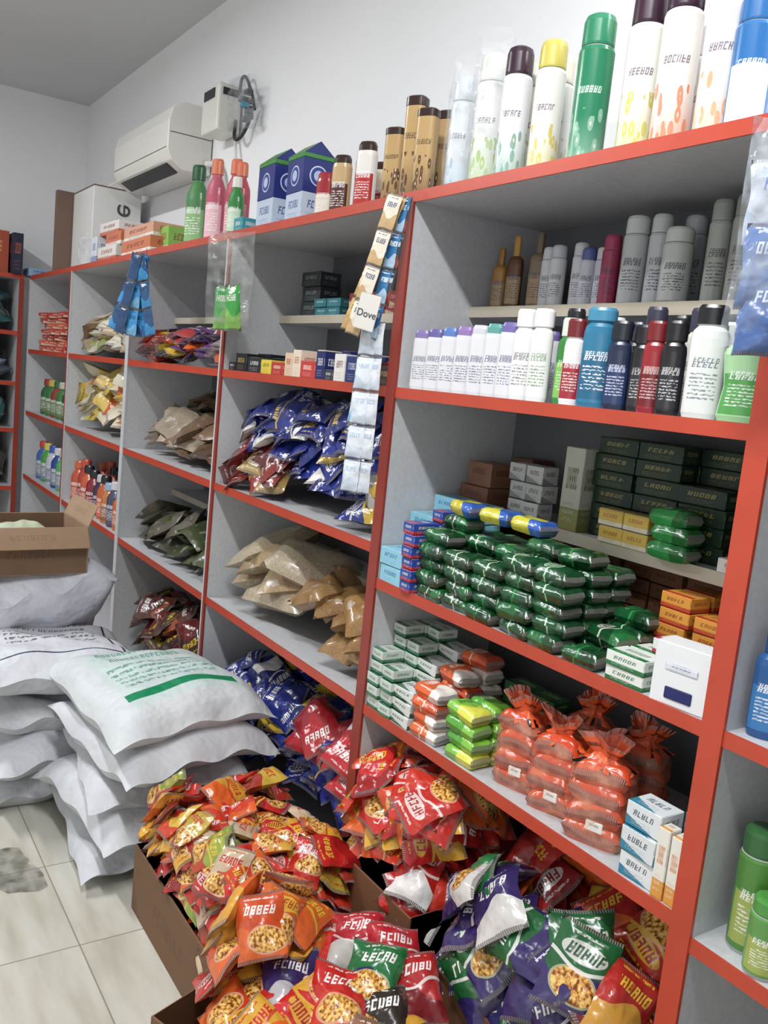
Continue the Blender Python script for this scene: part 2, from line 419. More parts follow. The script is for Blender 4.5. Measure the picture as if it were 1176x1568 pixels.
# ------------------------------------------------------------ bottles
W=C('eeeeec'); PUR=C('3c1f33'); BLK=C('15161a')
def colr(body,lab=None,txt=None,style=.5): 
    return (A(body,R(0,1)), A(lab,style) if lab else Z4, A(txt,1) if txt else Z4)
def P(c): return (A(c,.3),Z4,Z4)
def aerosol(x,y,z,r,h,body,lab,cap,txt=C('5a3a60'),style=1.0,rz=.55,name='aerosol_can'):
    mb=MB(); b=colr(body,lab,txt,style); m=P(C('b8b8bc')); c=P(cap)
    prof=[(0,0),(r*.94,0),(r,.006),(r,.76*h),(r*.93,.785*h),(r*.84,.795*h),(r*.9,.796*h),(r*.92,.81*h),(r*.9,.95*h),(r*.8,.985*h),(r*.6,h),(0,h)]
    lathe(mb,prof,[m,m,b,b,m,c,c,c,c,c,c],H=.8*h); return mb.make(name,(x,y,z+.0005),rz)
def lotion(x,y,z,r,h,body,lab,cap,txt=None,sy=.62,rz=.5,cf=.45,name='lotion_bottle',sh=.78,n=2.3,waist=0):
    mb=MB(); b=colr(body,lab,txt or C('303050'),.5); c=P(cap); b0=P(body)
    prof=[(0,0),(r*.9,0),(r,.01*1),(r*(1-waist),.38*h),(r,sh*.86*h),(r*.93,sh*.94*h),(r*.7,sh*.99*h),(r*cf,sh*h*1.01),(r*cf*1.12,sh*h*1.012),(r*cf*1.12,.97*h),(r*cf*.95,h),(0,h)]
    lathe(mb,prof,[b0,b0,b,b,b,b0,b0,c,c,c,c],sy=sy,n=n,H=sh*h); return mb.make(name,(x,y,z+.0005),rz)
def capbottle(x,y,z,r,h,body,cap,lab=None,txt=None,sy=.55,rz=.5,name='roll_on_bottle'):
    mb=MB(); b=colr(body,lab,txt or C('2a2f70'),.5); c=P(cap); b0=P(body)
    prof=[(0,0),(r*.9,0),(r,.008),(r*.97,.80*h),(r*.9,.86*h),(r*.85,.865*h),(r*.85,.94*h),(r*.7,.99*h),(0,h)]
    lathe(mb,prof,[b0,b0,b,b0,c,c,c,c],sy=sy,n=2.6,H=.86*h); return mb.make(name,(x,y,z+.0005),rz)

zt=ZT
aerosol(-.985,1.29,zt,.033,.225,C('1a6fb5'),C('cfe6f7'),C('1c6cb0'),C('ffffff'),.5)
aerosol(-1.045,1.29,zt,.034,.30,C('f3efe9'),C('f0a060'),PUR)
aerosol(-1.10,1.37,zt,.033,.30,C('f3eeee'),C('e8a0a0'),PUR)
aerosol(-1.135,1.285,zt,.034,.30,C('f6f1ea'),C('f07a40'),PUR)
aerosol(-1.215,1.285,zt,.034,.295,C('f4f4ea'),C('cccc1a'),PUR)
aerosol(-1.275,1.36,zt,.032,.30,C('f2eee6'),C('e8452a'),C('e8985a'))
aerosol(-1.345,1.29,zt,.035,.29,C('12865a'),C('98c8b0'),C('1f8a60'),C('e8f6ee'),.95)
aerosol(-1.415,1.36,zt,.031,.24,C('eef4f1'),C('d26aa0'),C('cfe8e0'))
aerosol(-1.47,1.29,zt,.031,.275,C('f5f3ea'),C('e0c830'),C('d8c850'))
aerosol(-1.53,1.37,zt,.031,.28,C('f1f0ea'),C('d0c8a0'),C('ece6d0'))
aerosol(-1.57,1.285,zt,.032,.285,C('f0f0f2'),C('6fa990'),C('3b2233'))
aerosol(-1.61,1.37,zt,.031,.29,C('eef0ea'),C('b0c890'),C('d0d4c8'))
aerosol(-1.675,1.30,zt,.035,.30,C('f2f4ee'),C('a5c84a'),C('e9eee2'))
aerosol(-1.79,1.31,zt,.03,.28,C('e9eef2'),C('a6c6d8'),C('dfe8ee'))
for x,c in ((-1.02,'e0dcd4'),(-1.16,'d8d0c8'),(-1.20,'e0dcd4'),(-1.33,'d8e0dc'),(-1.74,'d8dce0')): aerosol(x,1.45,zt,.032,.28,C('e8e6e2'),C(c),C('c8c0c8'))
def film_bag(x,y,z,r,h,c=C('e8eef4'),name='plastic_bag',rz=0):
    mb=MB(); prof=[(r*.9,0.002),(r*1.05,.3*h),(r*1.0,.75*h),(r*.8,.9*h),(r*.95,h)]
    k=(c,Z4,Z4); lathe(mb,prof,[k]*4,mat='film',sy=.8,n=2.4,seg=20); return mb.make(name,(x,y,z),rz)
film_bag(-1.675,1.30,zt,.05,.345); film_bag(-1.79,1.31,zt,.042,.325)
GO=C('c8a368'); BR=C('3a241c')
for x,y,h in [(-1.875,1.27,.215),(-1.945,1.28,.26),(-1.92,1.36,.24),(-2.03,1.28,.2),(-2.0,1.36,.22)]:
    mb=MB(); b=colr(GO,C('4a2418'),C('3a1c14'),1.0); lathe(mb,[(0,0),(.024,0),(.026,.005),(.026,.9*h),(.026,.905*h),(.027,.91*h),(.027,.985*h),(.022,h),(0,h)],[P(BR),P(BR),b,b,P(BR),P(BR),P(BR),P(BR)],sy=.8,n=3.5); mb.make('deodorant_spray',(x,y,zt+.0005),.5)
for x,y,h,c,l in [(-2.15,1.27,.185,C('efeae4'),C('c02a2a')),(-2.205,1.30,.18,C('b8202c'),C('e8e0d8')),(-2.30,1.28,.175,C('cfae78'),C('5a3020')),(-2.25,1.38,.17,C('e8d8c0'),C('a02a2a')),(-2.39,1.28,.14,C('a82430'),C('eadccb'))]:
    capbottle(x,y,zt,.03,h,c,BR if c!=C('a82430') else C('a82430'),l,C('ffffff'),sy=.7,name='talcum_powder_bottle')
for x,y,w,h in [(-2.515,1.29,.115,.215),(-2.72,1.29,.13,.225)]:
    mb=MB(); box(mb,0,0,0,w,.1,h*.42,'box',A(C('c4d2e6'),.3),Z4,A(C('223a8a'),1)); 
    box(mb,0,0,h*.42,w+.001,.101,h*.46,'box',A(C('22307e'),.6),Z4,Z4); box(mb,0,0,h*.88,w+.002,.102,h*.06,'box',C('3f8f3a'))
    for (nx_,ny_,px,py) in ((0,-1,0,-.0508),(1,0,w/2+.0008,0)):
        t=[(math.cos(k*math.pi/12),math.sin(k*math.pi/12)) for k in range(24)]
        for rr,cc,off in ((.030,C('d8e0f4'),.0),(.026,C('2c4498'),.0006),(.016,C('b8c8ec'),.0012)):
            V=[(px+(0 if nx_ else rr*a)+nx_*off,py+(rr*a if nx_ else 0)+ny_*off,h*.65+rr*b_) for a,b_ in t]
            mb.add(V,[tuple(range(24))],[(0.02,0.02)]*24,'box',cc,smooth=False)
    V=[(-w/2,-.05,h*.94),(w/2,-.05,h*.94),(w/2,.05,h*.94),(-w/2,.05,h*.94),(-w/2,0,h*1.12),(w/2,0,h*1.12)]
    mb.add(V,[(0,1,5,4),(3,4,5,2),(0,4,3),(1,2,5)],[(0,0)]*6,'box',[C('4a8a3e'),C('4a8a3e'),C('22307e'),C('22307e')],smooth=False)
    mb.make('detergent_box',(x,y,zt+.0005),-.04)
def cleaner(x,y,z,r,h,body,cap,lab,name='cleaner_bottle',rz=.6):
    mb=MB(); b=colr(body,lab,C('ffffff'),.5); b0=P(body); c=P(cap)
    prof=[(0,0),(r*.92,0),(r,.012),(r,.58*h),(r*.95,.66*h),(r*.66,.75*h),(r*.5,.79*h),(r*.5,.82*h),(r*.62,.821*h),(r*.6,.97*h),(r*.5,h),(0,h)]
    lathe(mb,prof,[b0,b0,b,b,b0,b0,b0,c,c,c,c],sy=.7,H=.74*h); return mb.make(name,(x,y,z+.0005),rz)
cleaner(-3.06,1.30,zt,.036,.27,C('c8485a'),C('e2734a'),C('e88a96'))
cleaner(-3.16,1.32,zt,.038,.30,C('c2485c'),C('e2734a'),C('f0a0b0'))
cleaner(-3.27,1.29,zt,.040,.31,C('c85a72'),C('e47a50'),C('f6c0c8'))
cleaner(-2.98,1.25,zt,.03,.20,C('2f8c3e'),C('e9e9e0'),C('cfe8c8'))
cleaner(-3.46,1.29,zt,.048,.315,C('4a8a4c'),C('1f5a34'),C('8fc07a'))
mb=MB(); box(mb,-2.88,1.25,zt,.07,.06,.05,c1=A(C('2a9aa8'),.2),c3=A(W,1)); mb.make('soap_box')
mb=MB()
for k,(x,y,z,w,d,h,c,l) in enumerate([(-4.0,1.30,0,.44,.16,.07,'d8784a','f3efe8'),(-4.02,1.31,.071,.42,.15,.06,'e0a080','e8e4dc'),(-4.45,1.30,0,.3,.16,.07,'e8e2da','d06a40'),(-4.40,1.31,.071,.26,.15,.06,'d97448','f0ece4'),(-4.5,1.31,.132,.3,.14,.06,'eae4dc','cf6a3c'),(-3.78,1.33,.0,.12,.12,.11,'8ec24a','e8f0d8')]):
    box(mb,x,y,zt+z+.0005,w,d,h,c1=A(C(c),R(0,1)),c2=A(C(l),1),c3=A(C('8a3020'),1),rz=R(-.04,.04))
mb.make('small_carton_stack')
mb=MB(); box(mb,0,0,0,.42,.26,.44,c1=A(C('ecebe8'),.2),b=.003); box(mb,.0,-.0,.441,.42,.26,.006,'kraft',C('8a6f5c')); 
box(mb,-.24,-.06,.0,.05,.32,.45,'kraft',C('7a6458'))
o=mb.make('display_carton',(-5.22,1.42,zt+.0005),.0)
def text(body,loc,rot,size,col,parent,name='lettering'):
    t=bpy.data.curves.new(name,'FONT'); t.body=body; t.size=size; t.extrude=.0004
    g=G('ink_'+name); n=g.noise(g.obj(),30.0); g.set(col=g.mix(g.mul(n,.1),col,(.5,.5,.5,1)),rough=.5); t.materials.append(g.mat)
    ob=bpy.data.objects.new(name,t); scene.collection.objects.link(ob); ob.parent=parent; ob.location=loc; ob.rotation_euler=rot; return ob
tx=text('pie',(0,0,0),(0,0,0),.15,C('303030'),o); tx.matrix_local=Matrix(((0,0,1,.2115),(0,-1,0,.03),(1,0,0,.19),(0,0,0,1)))
tx.matrix_local=Matrix(((0,0,1,.2115),(0,-1,0,.0),(1,0,0,.19),(0,0,0,1)))@Matrix.Rotation(math.pi,4,'X')@Matrix.Translation((0,0,-.001))
film_bag(-4.93,1.27,zt,.08,.17); film_bag(-4.76,1.29,zt,.07,.13)
mb=MB(); box(mb,-4.68,1.27,zt+.0005,.1,.1,.13,c1=A(C('dde4ee'),.4),c2=A(C('8a9ac8'),1),c3=A(C('305090'),1)); mb.make('medicine_carton')
mb=MB(); box(mb,-6.28,.98,ZT+.0005,.26,.2,.26,c1=A(C('b8502e'),.4),c3=A(C('e8a060'),1)); box(mb,-6.2,.74,ZT+.0005,.24,.2,.25,c1=A(C('d86a34'),.4),c3=A(C('202838'),1)); mb.make('boxed_goods')
mb=MB(); box(mb,-6.22,1.12,ZT+.0005,.3,.06,.25,c1=A(C('27304a'),.7),c3=A(C('c06030'),1)); box(mb,-6.17,1.25,ZT+.0005,.2,.12,.05,c1=A(C('8fb8d8'),.7),c3=A(C('305090'),1)); mb.make('boxed_goods')

zb=1.712
for x,y,r,h,b,c,k in [(-1.755,1.45,.019,.15,'b8801e','a8701c','l'),(-1.70,1.45,.02,.175,'6a3a1c','c8902a','l'),(-1.63,1.46,.021,.18,'8a7458','70604c','l'),(-1.66,1.52,.02,.16,'5a4a3c','40342c','l')]:
    lotion(x,y,zb,r,h,C(b),C('b89868'),C(c),cf=.4,sh=.72,name='hair_oil_bottle')
for x,y,r,h,b,c in [(-1.58,1.45,.019,.14,'e4e6ea','dfe2e8'),(-1.54,1.44,.019,.14,'e4e6ea','d2d8e4'),(-1.49,1.46,.019,.145,'e8e8ee','dfe2e8'),(-1.455,1.45,.018,.13,'dfe2f0','5a6ab0'),(-1.42,1.46,.018,.13,'dfe2f0','e4e4ea'),(-1.38,1.44,.02,.15,'b02a5a','b83064'),(-1.325,1.45,.027,.185,'d0d6d6','dfe4e4'),(-1.27,1.46,.023,.185,'d6dce0','d8dcde'),(-1.235,1.52,.025,.19,'cfd6da','c8ced0'),(-1.205,1.44,.03,.15,'d8dcd8','e2e6e2'),(-1.12,1.45,.022,.195,'b8bcb4','a8aca4'),(-1.07,1.45,.021,.20,'b4b6b0','a4a49c'),(-1.02,1.46,.024,.19,'8c8c88','686864'),(-.96,1.46,.026,.18,'5a5c60','3a3c40'),(-.90,1.46,.026,.19,'74767a','4a4c50')]:
    aerosol(x,y,zb,r,h,C(b),C('9aa4c0') ,C(c),C('303050'),.3,name='deodorant_can')
z=Z2
xs=[-1.752,-1.697,-1.642,-1.588,-1.535,-1.485,-1.437]
for k,x in enumerate(xs):
    for y in (1.235,1.285,1.335):
        hh=.142+.003*k
        capbottle(x+(y-1.235)*.15,y,z,.023,hh*(.96 if y>1.24 else 1),C('e6e6ea'),[C('8a78b8'),C('6a66a8'),C('5a80c8'),C('9a7aba'),C('d8d8e4'),C('5aa8a0'),C('7a6ab0')][k],None,C('3a4278'),rz=.6)
lotion(-1.392,1.235,z,.023,.185,C('f2f2f0'),None,C('f2f2f0'),C('405060'),cf=.8,sh=.8)
lotion(-1.34,1.235,z,.023,.185,C('f2f2f0'),None,C('f0f0ee'),C('4a8a3a'),cf=.8,sh=.8)
lotion(-1.29,1.26,z,.021,.17,C('2f8a34'),C('7fc850'),C('dfe8da'),C('e8f0d8'),cf=.7)
lotion(-1.247,1.235,z,.02,.165,C('f2efec'),C('b02030'),C('7a1a22'),C('ffffff'),cf=.8)
lotion(-1.19,1.24,z,.031,.185,C('207ca4'),C('186890'),C('3a90b8'),C('ffffff'),cf=.8,sh=.86)
lotion(-1.132,1.235,z,.022,.16,C('1d2c4c'),C('243a68'),C('18202c'),C('dfe6ff'),cf=.8)
lotion(-1.092,1.25,z,.019,.155,C('1c1c20'),C('2a2a30'),BLK,C('e0e0e0'),cf=.8)
lotion(-1.053,1.235,z,.02,.16,C('a01828'),C('7a1018'),C('801018'),C('f0d0d0'),cf=.8)
lotion(-1.012,1.235,z,.021,.16,C('1a1a1e'),C('28282e'),BLK,C('d8d8d8'),cf=.8)
lotion(-.99,1.30,z,.025,.165,C('16171b'),C('28282e'),BLK,C('d8d8d8'),cf=.9)
lotion(-.944,1.235,z,.03,.185,C('e6e9e6'),None,BLK,C('506070'),cf=.72,sh=.82)
lotion(-.872,1.24,z,.036,.15,C('a8dba0'),C('4fa84a'),C('3f9a48'),C('ffffff'),cf=.5,sh=.82,waist=.16,name='spray_cleaner_bottle')
for k,x in enumerate([-1.35,-1.29,-1.24,-1.19,-1.14,-1.09,-1.04,-.98,-.92,-.86]):
    lotion(x,1.33+.01*(k%2),z,.024,R(.15,.2),C(random.choice(['e8e8e6','203a6a','1a1a1e','5a2a2a','2f6a34','e0dcd0'])),None,C(random.choice(['202024','e8e8e8','3a3a50'])),cf=.7)

# ------------------------------------------------------------ box stacks
def stack(name,items):
    mb=MB()
    for it in items: box(mb,**it)
    return mb.make(name)
def grid(x0,nx,dx,y0,ny,dy,z0,nz,dz,w,d,h,c1,c2=Z4,c3=Z4,j=.004,mat='box',topfn=None,rzj=.05):
    out=[]
    for i in range(nx):
        for k in range(ny):
            n=nz if topfn is None else topfn(i,k)
            for q in range(n):
                out.append(dict(x=x0+i*dx+R(-j,j),y=y0+k*dy+R(-j,j),z=z0+q*dz+.0004,w=w,d=d,h=h,mat=mat,c1=A(jit(c1,.06),R(0,1)),c2=c2,c3=c3,rz=R(-rzj,rzj)))
    return out
cy=C('8fd0e6')
stack('soap_box_stack',grid(-1.742,1,.1,1.235,3,.072,Z3R,2,.044,.094,.066,.042,cy,Z4,A(C('1f6fb0'),1),topfn=lambda i,k:[2,4,5][k])+grid(-1.64,1,.1,1.37,1,.07,Z3R,5,.044,.11,.066,.042,cy,Z4,A(C('1f6fb0'),1),topfn=lambda i,k:5))
stack('soap_box_stack',grid(-1.665,1,.05,1.23,2,.08,Z3R,6,.028,.042,.075,.027,C('2a4fae'),A(C('c03040'),1),A(C('f0e8d0'),1),topfn=lambda i,k:[6,7][k]))
GR=C('10502a')
def soapwraps(name,x0,nx,dx,y0,ny,dy,z0,hfn,pal,w=.060,l=.094,t=.034):
    mb=MB()
    for i in range(nx):
        for k in range(ny):
            for q in range(hfn(i,k)):
                c1,c2,c3=random.choice(pal)
                M=Matrix.Translation((x0+i*dx+R(-.006,.006),y0+k*dy+R(-.008,.004),z0+(q+.5)*t*.96))@Matrix.Rotation(R(-.12,.12),4,'Z')@Matrix.Rotation(math.pi/2,4,'Z')@Matrix.Rotation(R(-.05,.05),4,'X')
                pouch(mb,w,l,t,M,'packet',A(jit(c1),R(0,1)),c2,c3,p=9,wr=.22,nx=13,ny=15,neck=.01)
    return mb.make(name)
gp=[(GR,A(C('0e4020'),.2),A(C('c8e8c0'),1)),(C('14602e'),A(C('0e4020'),.2),A(C('8ac06a'),.2)),(C('0e4420'),A(C('1a6a34'),.2),A(C('d8d8c8'),1)),(GR,A(C('0c3a1c'),.2),A(C('3a9a4a'),1))]
soapwraps('soap_bar_stack',-1.59,6,.097,1.235,3,.062,Z3R,lambda i,k:min([6,6,5][k],[6,5,5,6,6,2][i]+[-1,0,1][k]),gp)
soapwraps('soap_bar_stack',-1.57,1,.1,1.285,1,.1,Z3R+.20,lambda i,k:1,[(C('c8b830'),A(C('2a5ab0'),.2),A(C('1f8f4a'),.2))])
soapwraps('soap_bar_stack',-1.47,2,.11,1.30,1,.1,Z3R+.20,lambda i,k:1,[(C('c8c030'),A(C('2a5ab0'),.2),A(C('1f8f4a'),.2)),(C('1f7f44'),A(C('d8d030'),.2),A(C('ffffff'),.2))])
stack('soap_box_stack',grid(-1.0,1,.1,1.235,2,.06,Z3R,2,.028,.085,.055,.027,C('e9eee6'),A(C('1f7a3a'),1),A(C('20683a'),1))+grid(-.95,1,.09,1.30,1,.06,Z3R,3,.028,.09,.06,.027,C('dfe8e0'),A(C('c03050'),1),A(C('1f7a3a'),1),topfn=lambda i,k:3))
mb=MB(); box(mb,0,0,0,.105,.055,.105,c1=A(C('eef0f2'),.3),c3=Z4); box(mb,.0,-.0285,.012,.05,.002,.02,c1=C('202a6a')); box(mb,0,-.0283,.06,.06,.002,.012,c1=A(C('dfe4ee'),.3),c3=A(C('303a6a'),1)); mb.make('display_box',(-.885,1.235,Z3R+.0005),.12)
stack('soap_box_stack',grid(-1.03,2,.075,1.39,2,.06,Z3R,5,.03,.07,.055,.029,C('dc9420'),A(C('c03a18'),1),A(C('8a2a10'),1),topfn=lambda i,k:[5,4][i]))
stack('soap_bar_stack',grid(-1.76,11,.086,1.52,1,.06,Z3R,5,.032,.08,.05,.029,C('8a5c40'),Z4,A(C('5a2a18'),1)))
stack('toothpaste_box_stack',grid(-.86,1,.05,1.36,1,.06,Z3R,4,.03,.05,.12,.028,C('c8303a'),A(C('2a8a4a'),1),A(W,1)))
zb=1.222
stack('medicine_box_stack',grid(-1.565,2,.06,1.44,1,.05,zb,3,.043,.056,.05,.041,C('c6c8c6'),A(C('8a8c90'),.4),A(C('303438'),1)))
stack('perfume_box',[dict(x=-1.385,y=1.44,z=zb,w=.058,d=.05,h=.185,c1=A(C('c0c0b4'),.5),c2=A(C('8a8a4a'),1),c3=A(C('5a6030'),1))])
stack('herbal_cosmetic_box_stack',grid(-1.295,3,.115,1.47,2,.06,zb,6,.036,.11,.055,.035,C('183222'),Z4,A(C('9a9048'),1),topfn=lambda i,k:6-2*(i==2)*(k==0)))
stack('soap_box_stack',grid(-1.245,2,.068,1.415,1,.05,zb,2,.036,.064,.04,.034,C('dcb840'),A(C('e2dac0'),1),A(C('a06020'),1)))
soapwraps('soap_bar_stack',-1.085,1,.1,1.41,1,.1,zb,lambda i,k:3,[(C('2f9a4a'),A(C('1d6a30'),.2),A(C('e8f6e0'),.2))],w=.05,l=.1)
stack('small_box',[dict(x=-.945,y=1.42,z=zb,w=.075,d=.04,h=.028,c1=A(C('e4e0dc'),.5),c3=A(C('a04040'),1)),dict(x=-.93,y=1.52,z=zb,w=.07,d=.06,h=.08,c1=A(C('4a3a30'),.5),c3=A(C('907050'),1)),dict(x=-.86,y=1.52,z=zb,w=.06,d=.06,h=.1,c1=A(C('3a3c38'),.5),c3=A(C('907050'),1))])
stack('brown_box_stack',[dict(x=-1.72,y=1.46,z=zb,w=.11,d=.09,h=.05,c1=A(C('8a5c46'),.5),c3=A(C('6a3a2a'),1)),dict(x=-1.71,y=1.46,z=zb+.051,w=.09,d=.08,h=.06,c1=A(C('90644a'),.5),c3=A(C('6a3a2a'),1)),dict(x=-1.66,y=1.55,z=zb,w=.07,d=.07,h=.13,c1=A(C('704838'),.5))])

z=Z4R
wgc=C('d4ded6')
stack('toothpaste_box_stack',grid(-1.77,2,.056,1.235,3,.064,z,7,.031,.05,.06,.029,wgc,A(C('2f7a50'),1),A(C('1f6a40'),1),topfn=lambda i,k:[[5,7,7],[4,6,7]][i][k]))
stack('soap_box_stack',grid(-1.655,1,.08,1.24,3,.064,z,4,.031,.085,.058,.029,C('e6ebe8'),A(C('3a6a4a'),.4),A(C('2a5a3a'),1),topfn=lambda i,k:[3,5,6][k]))
soapwraps('soap_bar_stack',-1.555,1,.1,1.24,3,.07,z,lambda i,k:[4,5,6][k],[(C('e06a30'),A(C('e8e0d8'),.2),A(C('f8f0e0'),1)),(C('e0602a'),A(C('e8e0d8'),.2),A(C('f8f0e0'),.2)),(C('e0602a'),A(C('c84a20'),.2),A(C('f8f0e0'),1))],w=.064,l=.1)
soapwraps('soap_bar_stack',-1.425,1,.1,1.24,2,.07,z,lambda i,k:[4,4][k],[(C('7cbc3a'),A(C('d8d848'),.2),A(C('1f6a2a'),.2)),(C('4f9e2e'),A(C('7cbc3a'),.2),A(C('e8f8d0'),.2))],w=.062,l=.1)
stack('soap_box_stack',grid(-1.46,2,.09,1.42,1,.06,z,5,.03,.085,.055,.029,C('2a6a38'),A(C('16401e'),1),A(C('a8d080'),1)))
def orangepack(x,y,z,r,h,rz,lean=0):
    mb=MB()
    for k,s in enumerate((1,1.0,.98,.96)):
        zc=.02+k*.038
        M=Matrix.Translation((R(-.005,.005),R(-.004,.004),zc))@Matrix.Rotation(R(-.12,.12),4,'Z')@Matrix.Rotation(R(-.06,.06),4,'Y')
        pouch(mb,r*2*s,r*1.5,.05,M,'packet',A(jit(C('e8561a'),.08),R(0,1)),A(C('d04416'),.2),A(C('f0d0a0'),.2),p=7,nx=13,ny=11,wr=.6,neck=.01)
    t=(A(C('e85a20'),.2),Z4,Z4)
    prof=[(r*1.06,.004),(r*1.10,.35*h),(r*1.06,.66*h),(r*.92,.74*h),(r*.45,.81*h),(r*.36,.84*h),(r*.6,.93*h),(r*.8,1.01*h)]
    n0=len(mb.V); lathe(mb,prof[3:],[t]*4,sy=.7,n=3,seg=44,mat='packet')
    V=mb.V[n0]; an=np.arctan2(V[:,1],V[:,0]); zz=V[:,2]/h; f=1+.2*np.sin(an*5+x*40)+.13*np.sin(an*9+x*7); V[:,0]*=f; V[:,1]*=f; V[:,2]+=.012*np.sin(an*2+x*90)*(zz-.7)*3; V[:,0]+=.04*math.sin(x*50)*np.clip(zz-.78,0,1)
    n0=len(mb.V); k=(C('f0b090'),Z4,Z4); lathe(mb,prof[:7],[k]*6,mat='film',sy=.82,n=3.5,seg=30)
    V=mb.V[n0]; an=np.arctan2(V[:,1],V[:,0]); f=1.02+.04*np.sin(an*6+V[:,2]*60); V[:,0]*=f; V[:,1]*=f
    box(mb,r*.2,-r*.9,.035,r*.6,.002,h*.1,c1=A(C('e4e0d8'),.3),c3=A(C('303030'),1))
    mb.make('wrapped_snack_pack',(x,y,z+.0005),rz)
orangepack(-1.29,1.275,z,.048,.195,.35); orangepack(-1.175,1.27,z,.05,.195,.3); orangepack(-1.055,1.265,z,.056,.2,.35)
orangepack(-1.22,1.40,z,.05,.21,.1); orangepack(-1.08,1.40,z,.05,.2,.5)
tb=C('e8eef0')
stack('medicine_box_stack',grid(-.915,1,.08,1.24,1,.08,z,3,.046,.075,.06,.044,tb,A(C('2a8aa8'),.4),A(C('2a3a50'),1))+grid(-.865,1,.08,1.34,2,.07,z,5,.04,.075,.062,.038,tb,A(C('2a9ac0'),1),A(C('20506a'),1),topfn=lambda i,k:4+k))
stack('ointment_box',[dict(x=-.866,y=1.222,z=z,w=.024,d=.03,h=.125,c1=A(C('f0ece0'),.5),c2=A(C('e8a030'),1),c3=A(C('d08020'),1)),dict(x=-.840,y=1.224,z=z,w=.024,d=.03,h=.12,c1=A(C('f0ece0'),.2),c2=A(C('e8a030'),1),c3=A(C('d08020'),1))])

for x,y,h,c in [(-.745,1.25,.17,'1c5a9a'),(-.68,1.25,.17,'1c5a9a'),(-.71,1.32,.17,'24609a'),(-.61,1.25,.17,'1c5a9a'),(-.5,1.26,.16,'2a70a8')]:
    lotion(x,y,Z3R,.031,h,C(c),C('2f7fc0'),C('1a4f8a'),C('ffffff'),cf=.6,name='shampoo_bottle')
for x,y,h,c,cc in [(-.73,1.27,.205,'4f8e34','2f6a34'),(-.655,1.33,.21,'4f8a3a','1c2420'),(-.68,1.232,.125,'5fa04a','4a9a3a'),(-.60,1.24,.14,'d0843a','3a8a3a'),(-.71,1.37,.23,'3f7a4a','1a2a1c'),(-.56,1.34,.2,'5a9040','2a6a30')]:
    aerosol(x,y,.668,.032 if h>.15 else .027,h,C(c),C('a8b850'),C(cc),C('ffffff'),.5,name='insect_spray_can')
for x in (-.70,-.62,-.54,-.46): lotion(x,1.3,Z2,.03,.18,C('d8dce4'),C('4a6ab0'),C('e8e8e8'))

# ------------------------------------------------------------ small boxes in the next bay
mb=MB(); x=-2.845
specs=[('20242a','c8c8c8',.05,.03),('1c2026','b8a040',.1,.06),('25282c','d8d8d8',.1,.05),('e8d020','202020',.07,.045),('c83028','f0e8d0',.09,.04),('e8c8a8','a03020',.05,.07),('f0e0c8','c04030',.05,.08),('d03a30','ffe0d0',.09,.05),('1f2a6a','e8e8f0',.05,.08),('3a3a4a','e0e0e0',.05,.03),('eceae4','7a1a3a',.06,.075),('2a3a7a','d0d8f0',.07,.07),('9a3a30','f0e0c0',.07,.06),('40342c','d0b080',.08,.05)]
for c,t,w,h in specs:
    box(mb,x+w/2,1.24,Z2+.0004,w-.003,.06,h,c1=A(C(c),R(0,1)),c3=A(C(t),1),rz=R(-.05,.05))
    box(mb,x+w/2,1.32,Z2+.0004,w-.003,.06,h*1.1,c1=A(C(c),R(0,1)),c3=A(C(t),1)); x+=w+.002
mb.make('small_medicine_boxes')
stack('cosmetic_box_stack',grid(-2.70,1,.1,1.46,1,.1,1.70,3,.05,.13,.08,.048,C('30383a'),Z4,A(C('8a9a9a'),1))+grid(-2.60,2,.09,1.44,1,.1,1.70,2,.028,.085,.06,.027,C('2a8a9a'),Z4,A(C('c8e8f0'),1))+grid(-2.38,4,.1,1.45,1,.1,1.70,2,.028,.09,.06,.04,C('a02a30'),A(C('e0c8a0'),.4),A(C('f0d8c0'),1)))
# ------------------------------------------------------------ heaps
def dome(z0,H,px=.5,py=.75,ex=1.3,base=0.0):
    return lambda u,v: z0+base+H*np.clip(1-np.abs(u-px)**2*ex*2,0,1)*np.clip(v/py,0,1)**.7
NV=C('1c2a78'); YE=C('dcb82c'); RD=C('bc1c1a'); OR=C('dc601c'); WH=C('e4e0dc'); PU=C('33265e'); GN=C('186a36')
pal_blue=[(NV,A(C('22328a'),.2),A(YE,1)),(C('18246c'),A(WH,.2),A(WH,1)),(NV,A(C('18246c'),.2),A(WH,.2)),(C('1e2e80'),A(YE,.2),A(WH,1)),(C('1a266c'),A(NV,.2),A(YE,.2)),(C('1a266c'),A(NV,.2),A(WH,.2))]
mb=MB(); a,b=bay(3)
hm=HM(a+.01,b-.01,1.21,1.56,dome(Z3L,.20,.5,.9))
heap(mb,hm,11,.12,.17,.035,[(C('802c28'),A(C('5a2020'),.2),A(WH,1)),(C('a88a50'),A(C('8a2a2a'),.2),A(WH,1))],zone=(a+.01,a+.45,1.21,1.33))
heap(mb,hm,105,.11,.16,.035,pal_blue,zmax=1.43,tries=5,fy=.1); mb.make('noodle_packet_heap')
mb=MB(); hm=HM(a+.02,b-.01,1.205,1.57,dome(Z4L,.12,.4,.8))
tan=[(C('c4b090'),Z4,Z4),(C('baa078'),Z4,Z4),(C('ccbca0'),Z4,Z4)]; tan2=[(C('b08448'),Z4,Z4),(C('b88e56'),Z4,Z4)]
heap(mb,hm,14,.22,.3,.085,tan,'grain',tilt=.06,wr=.5,p=3.5,maxs=.45,zone=(a+.02,a+.62,1.205,1.57),zmax=.92)
heap(mb,hm,44,.12,.165,.06,tan2,'grain',tilt=.1,wr=.6,p=3.5,maxs=.45,zone=(a+.5,b-.01,1.205,1.57),zmax=.88); mb.make('pulses_bag_heap')
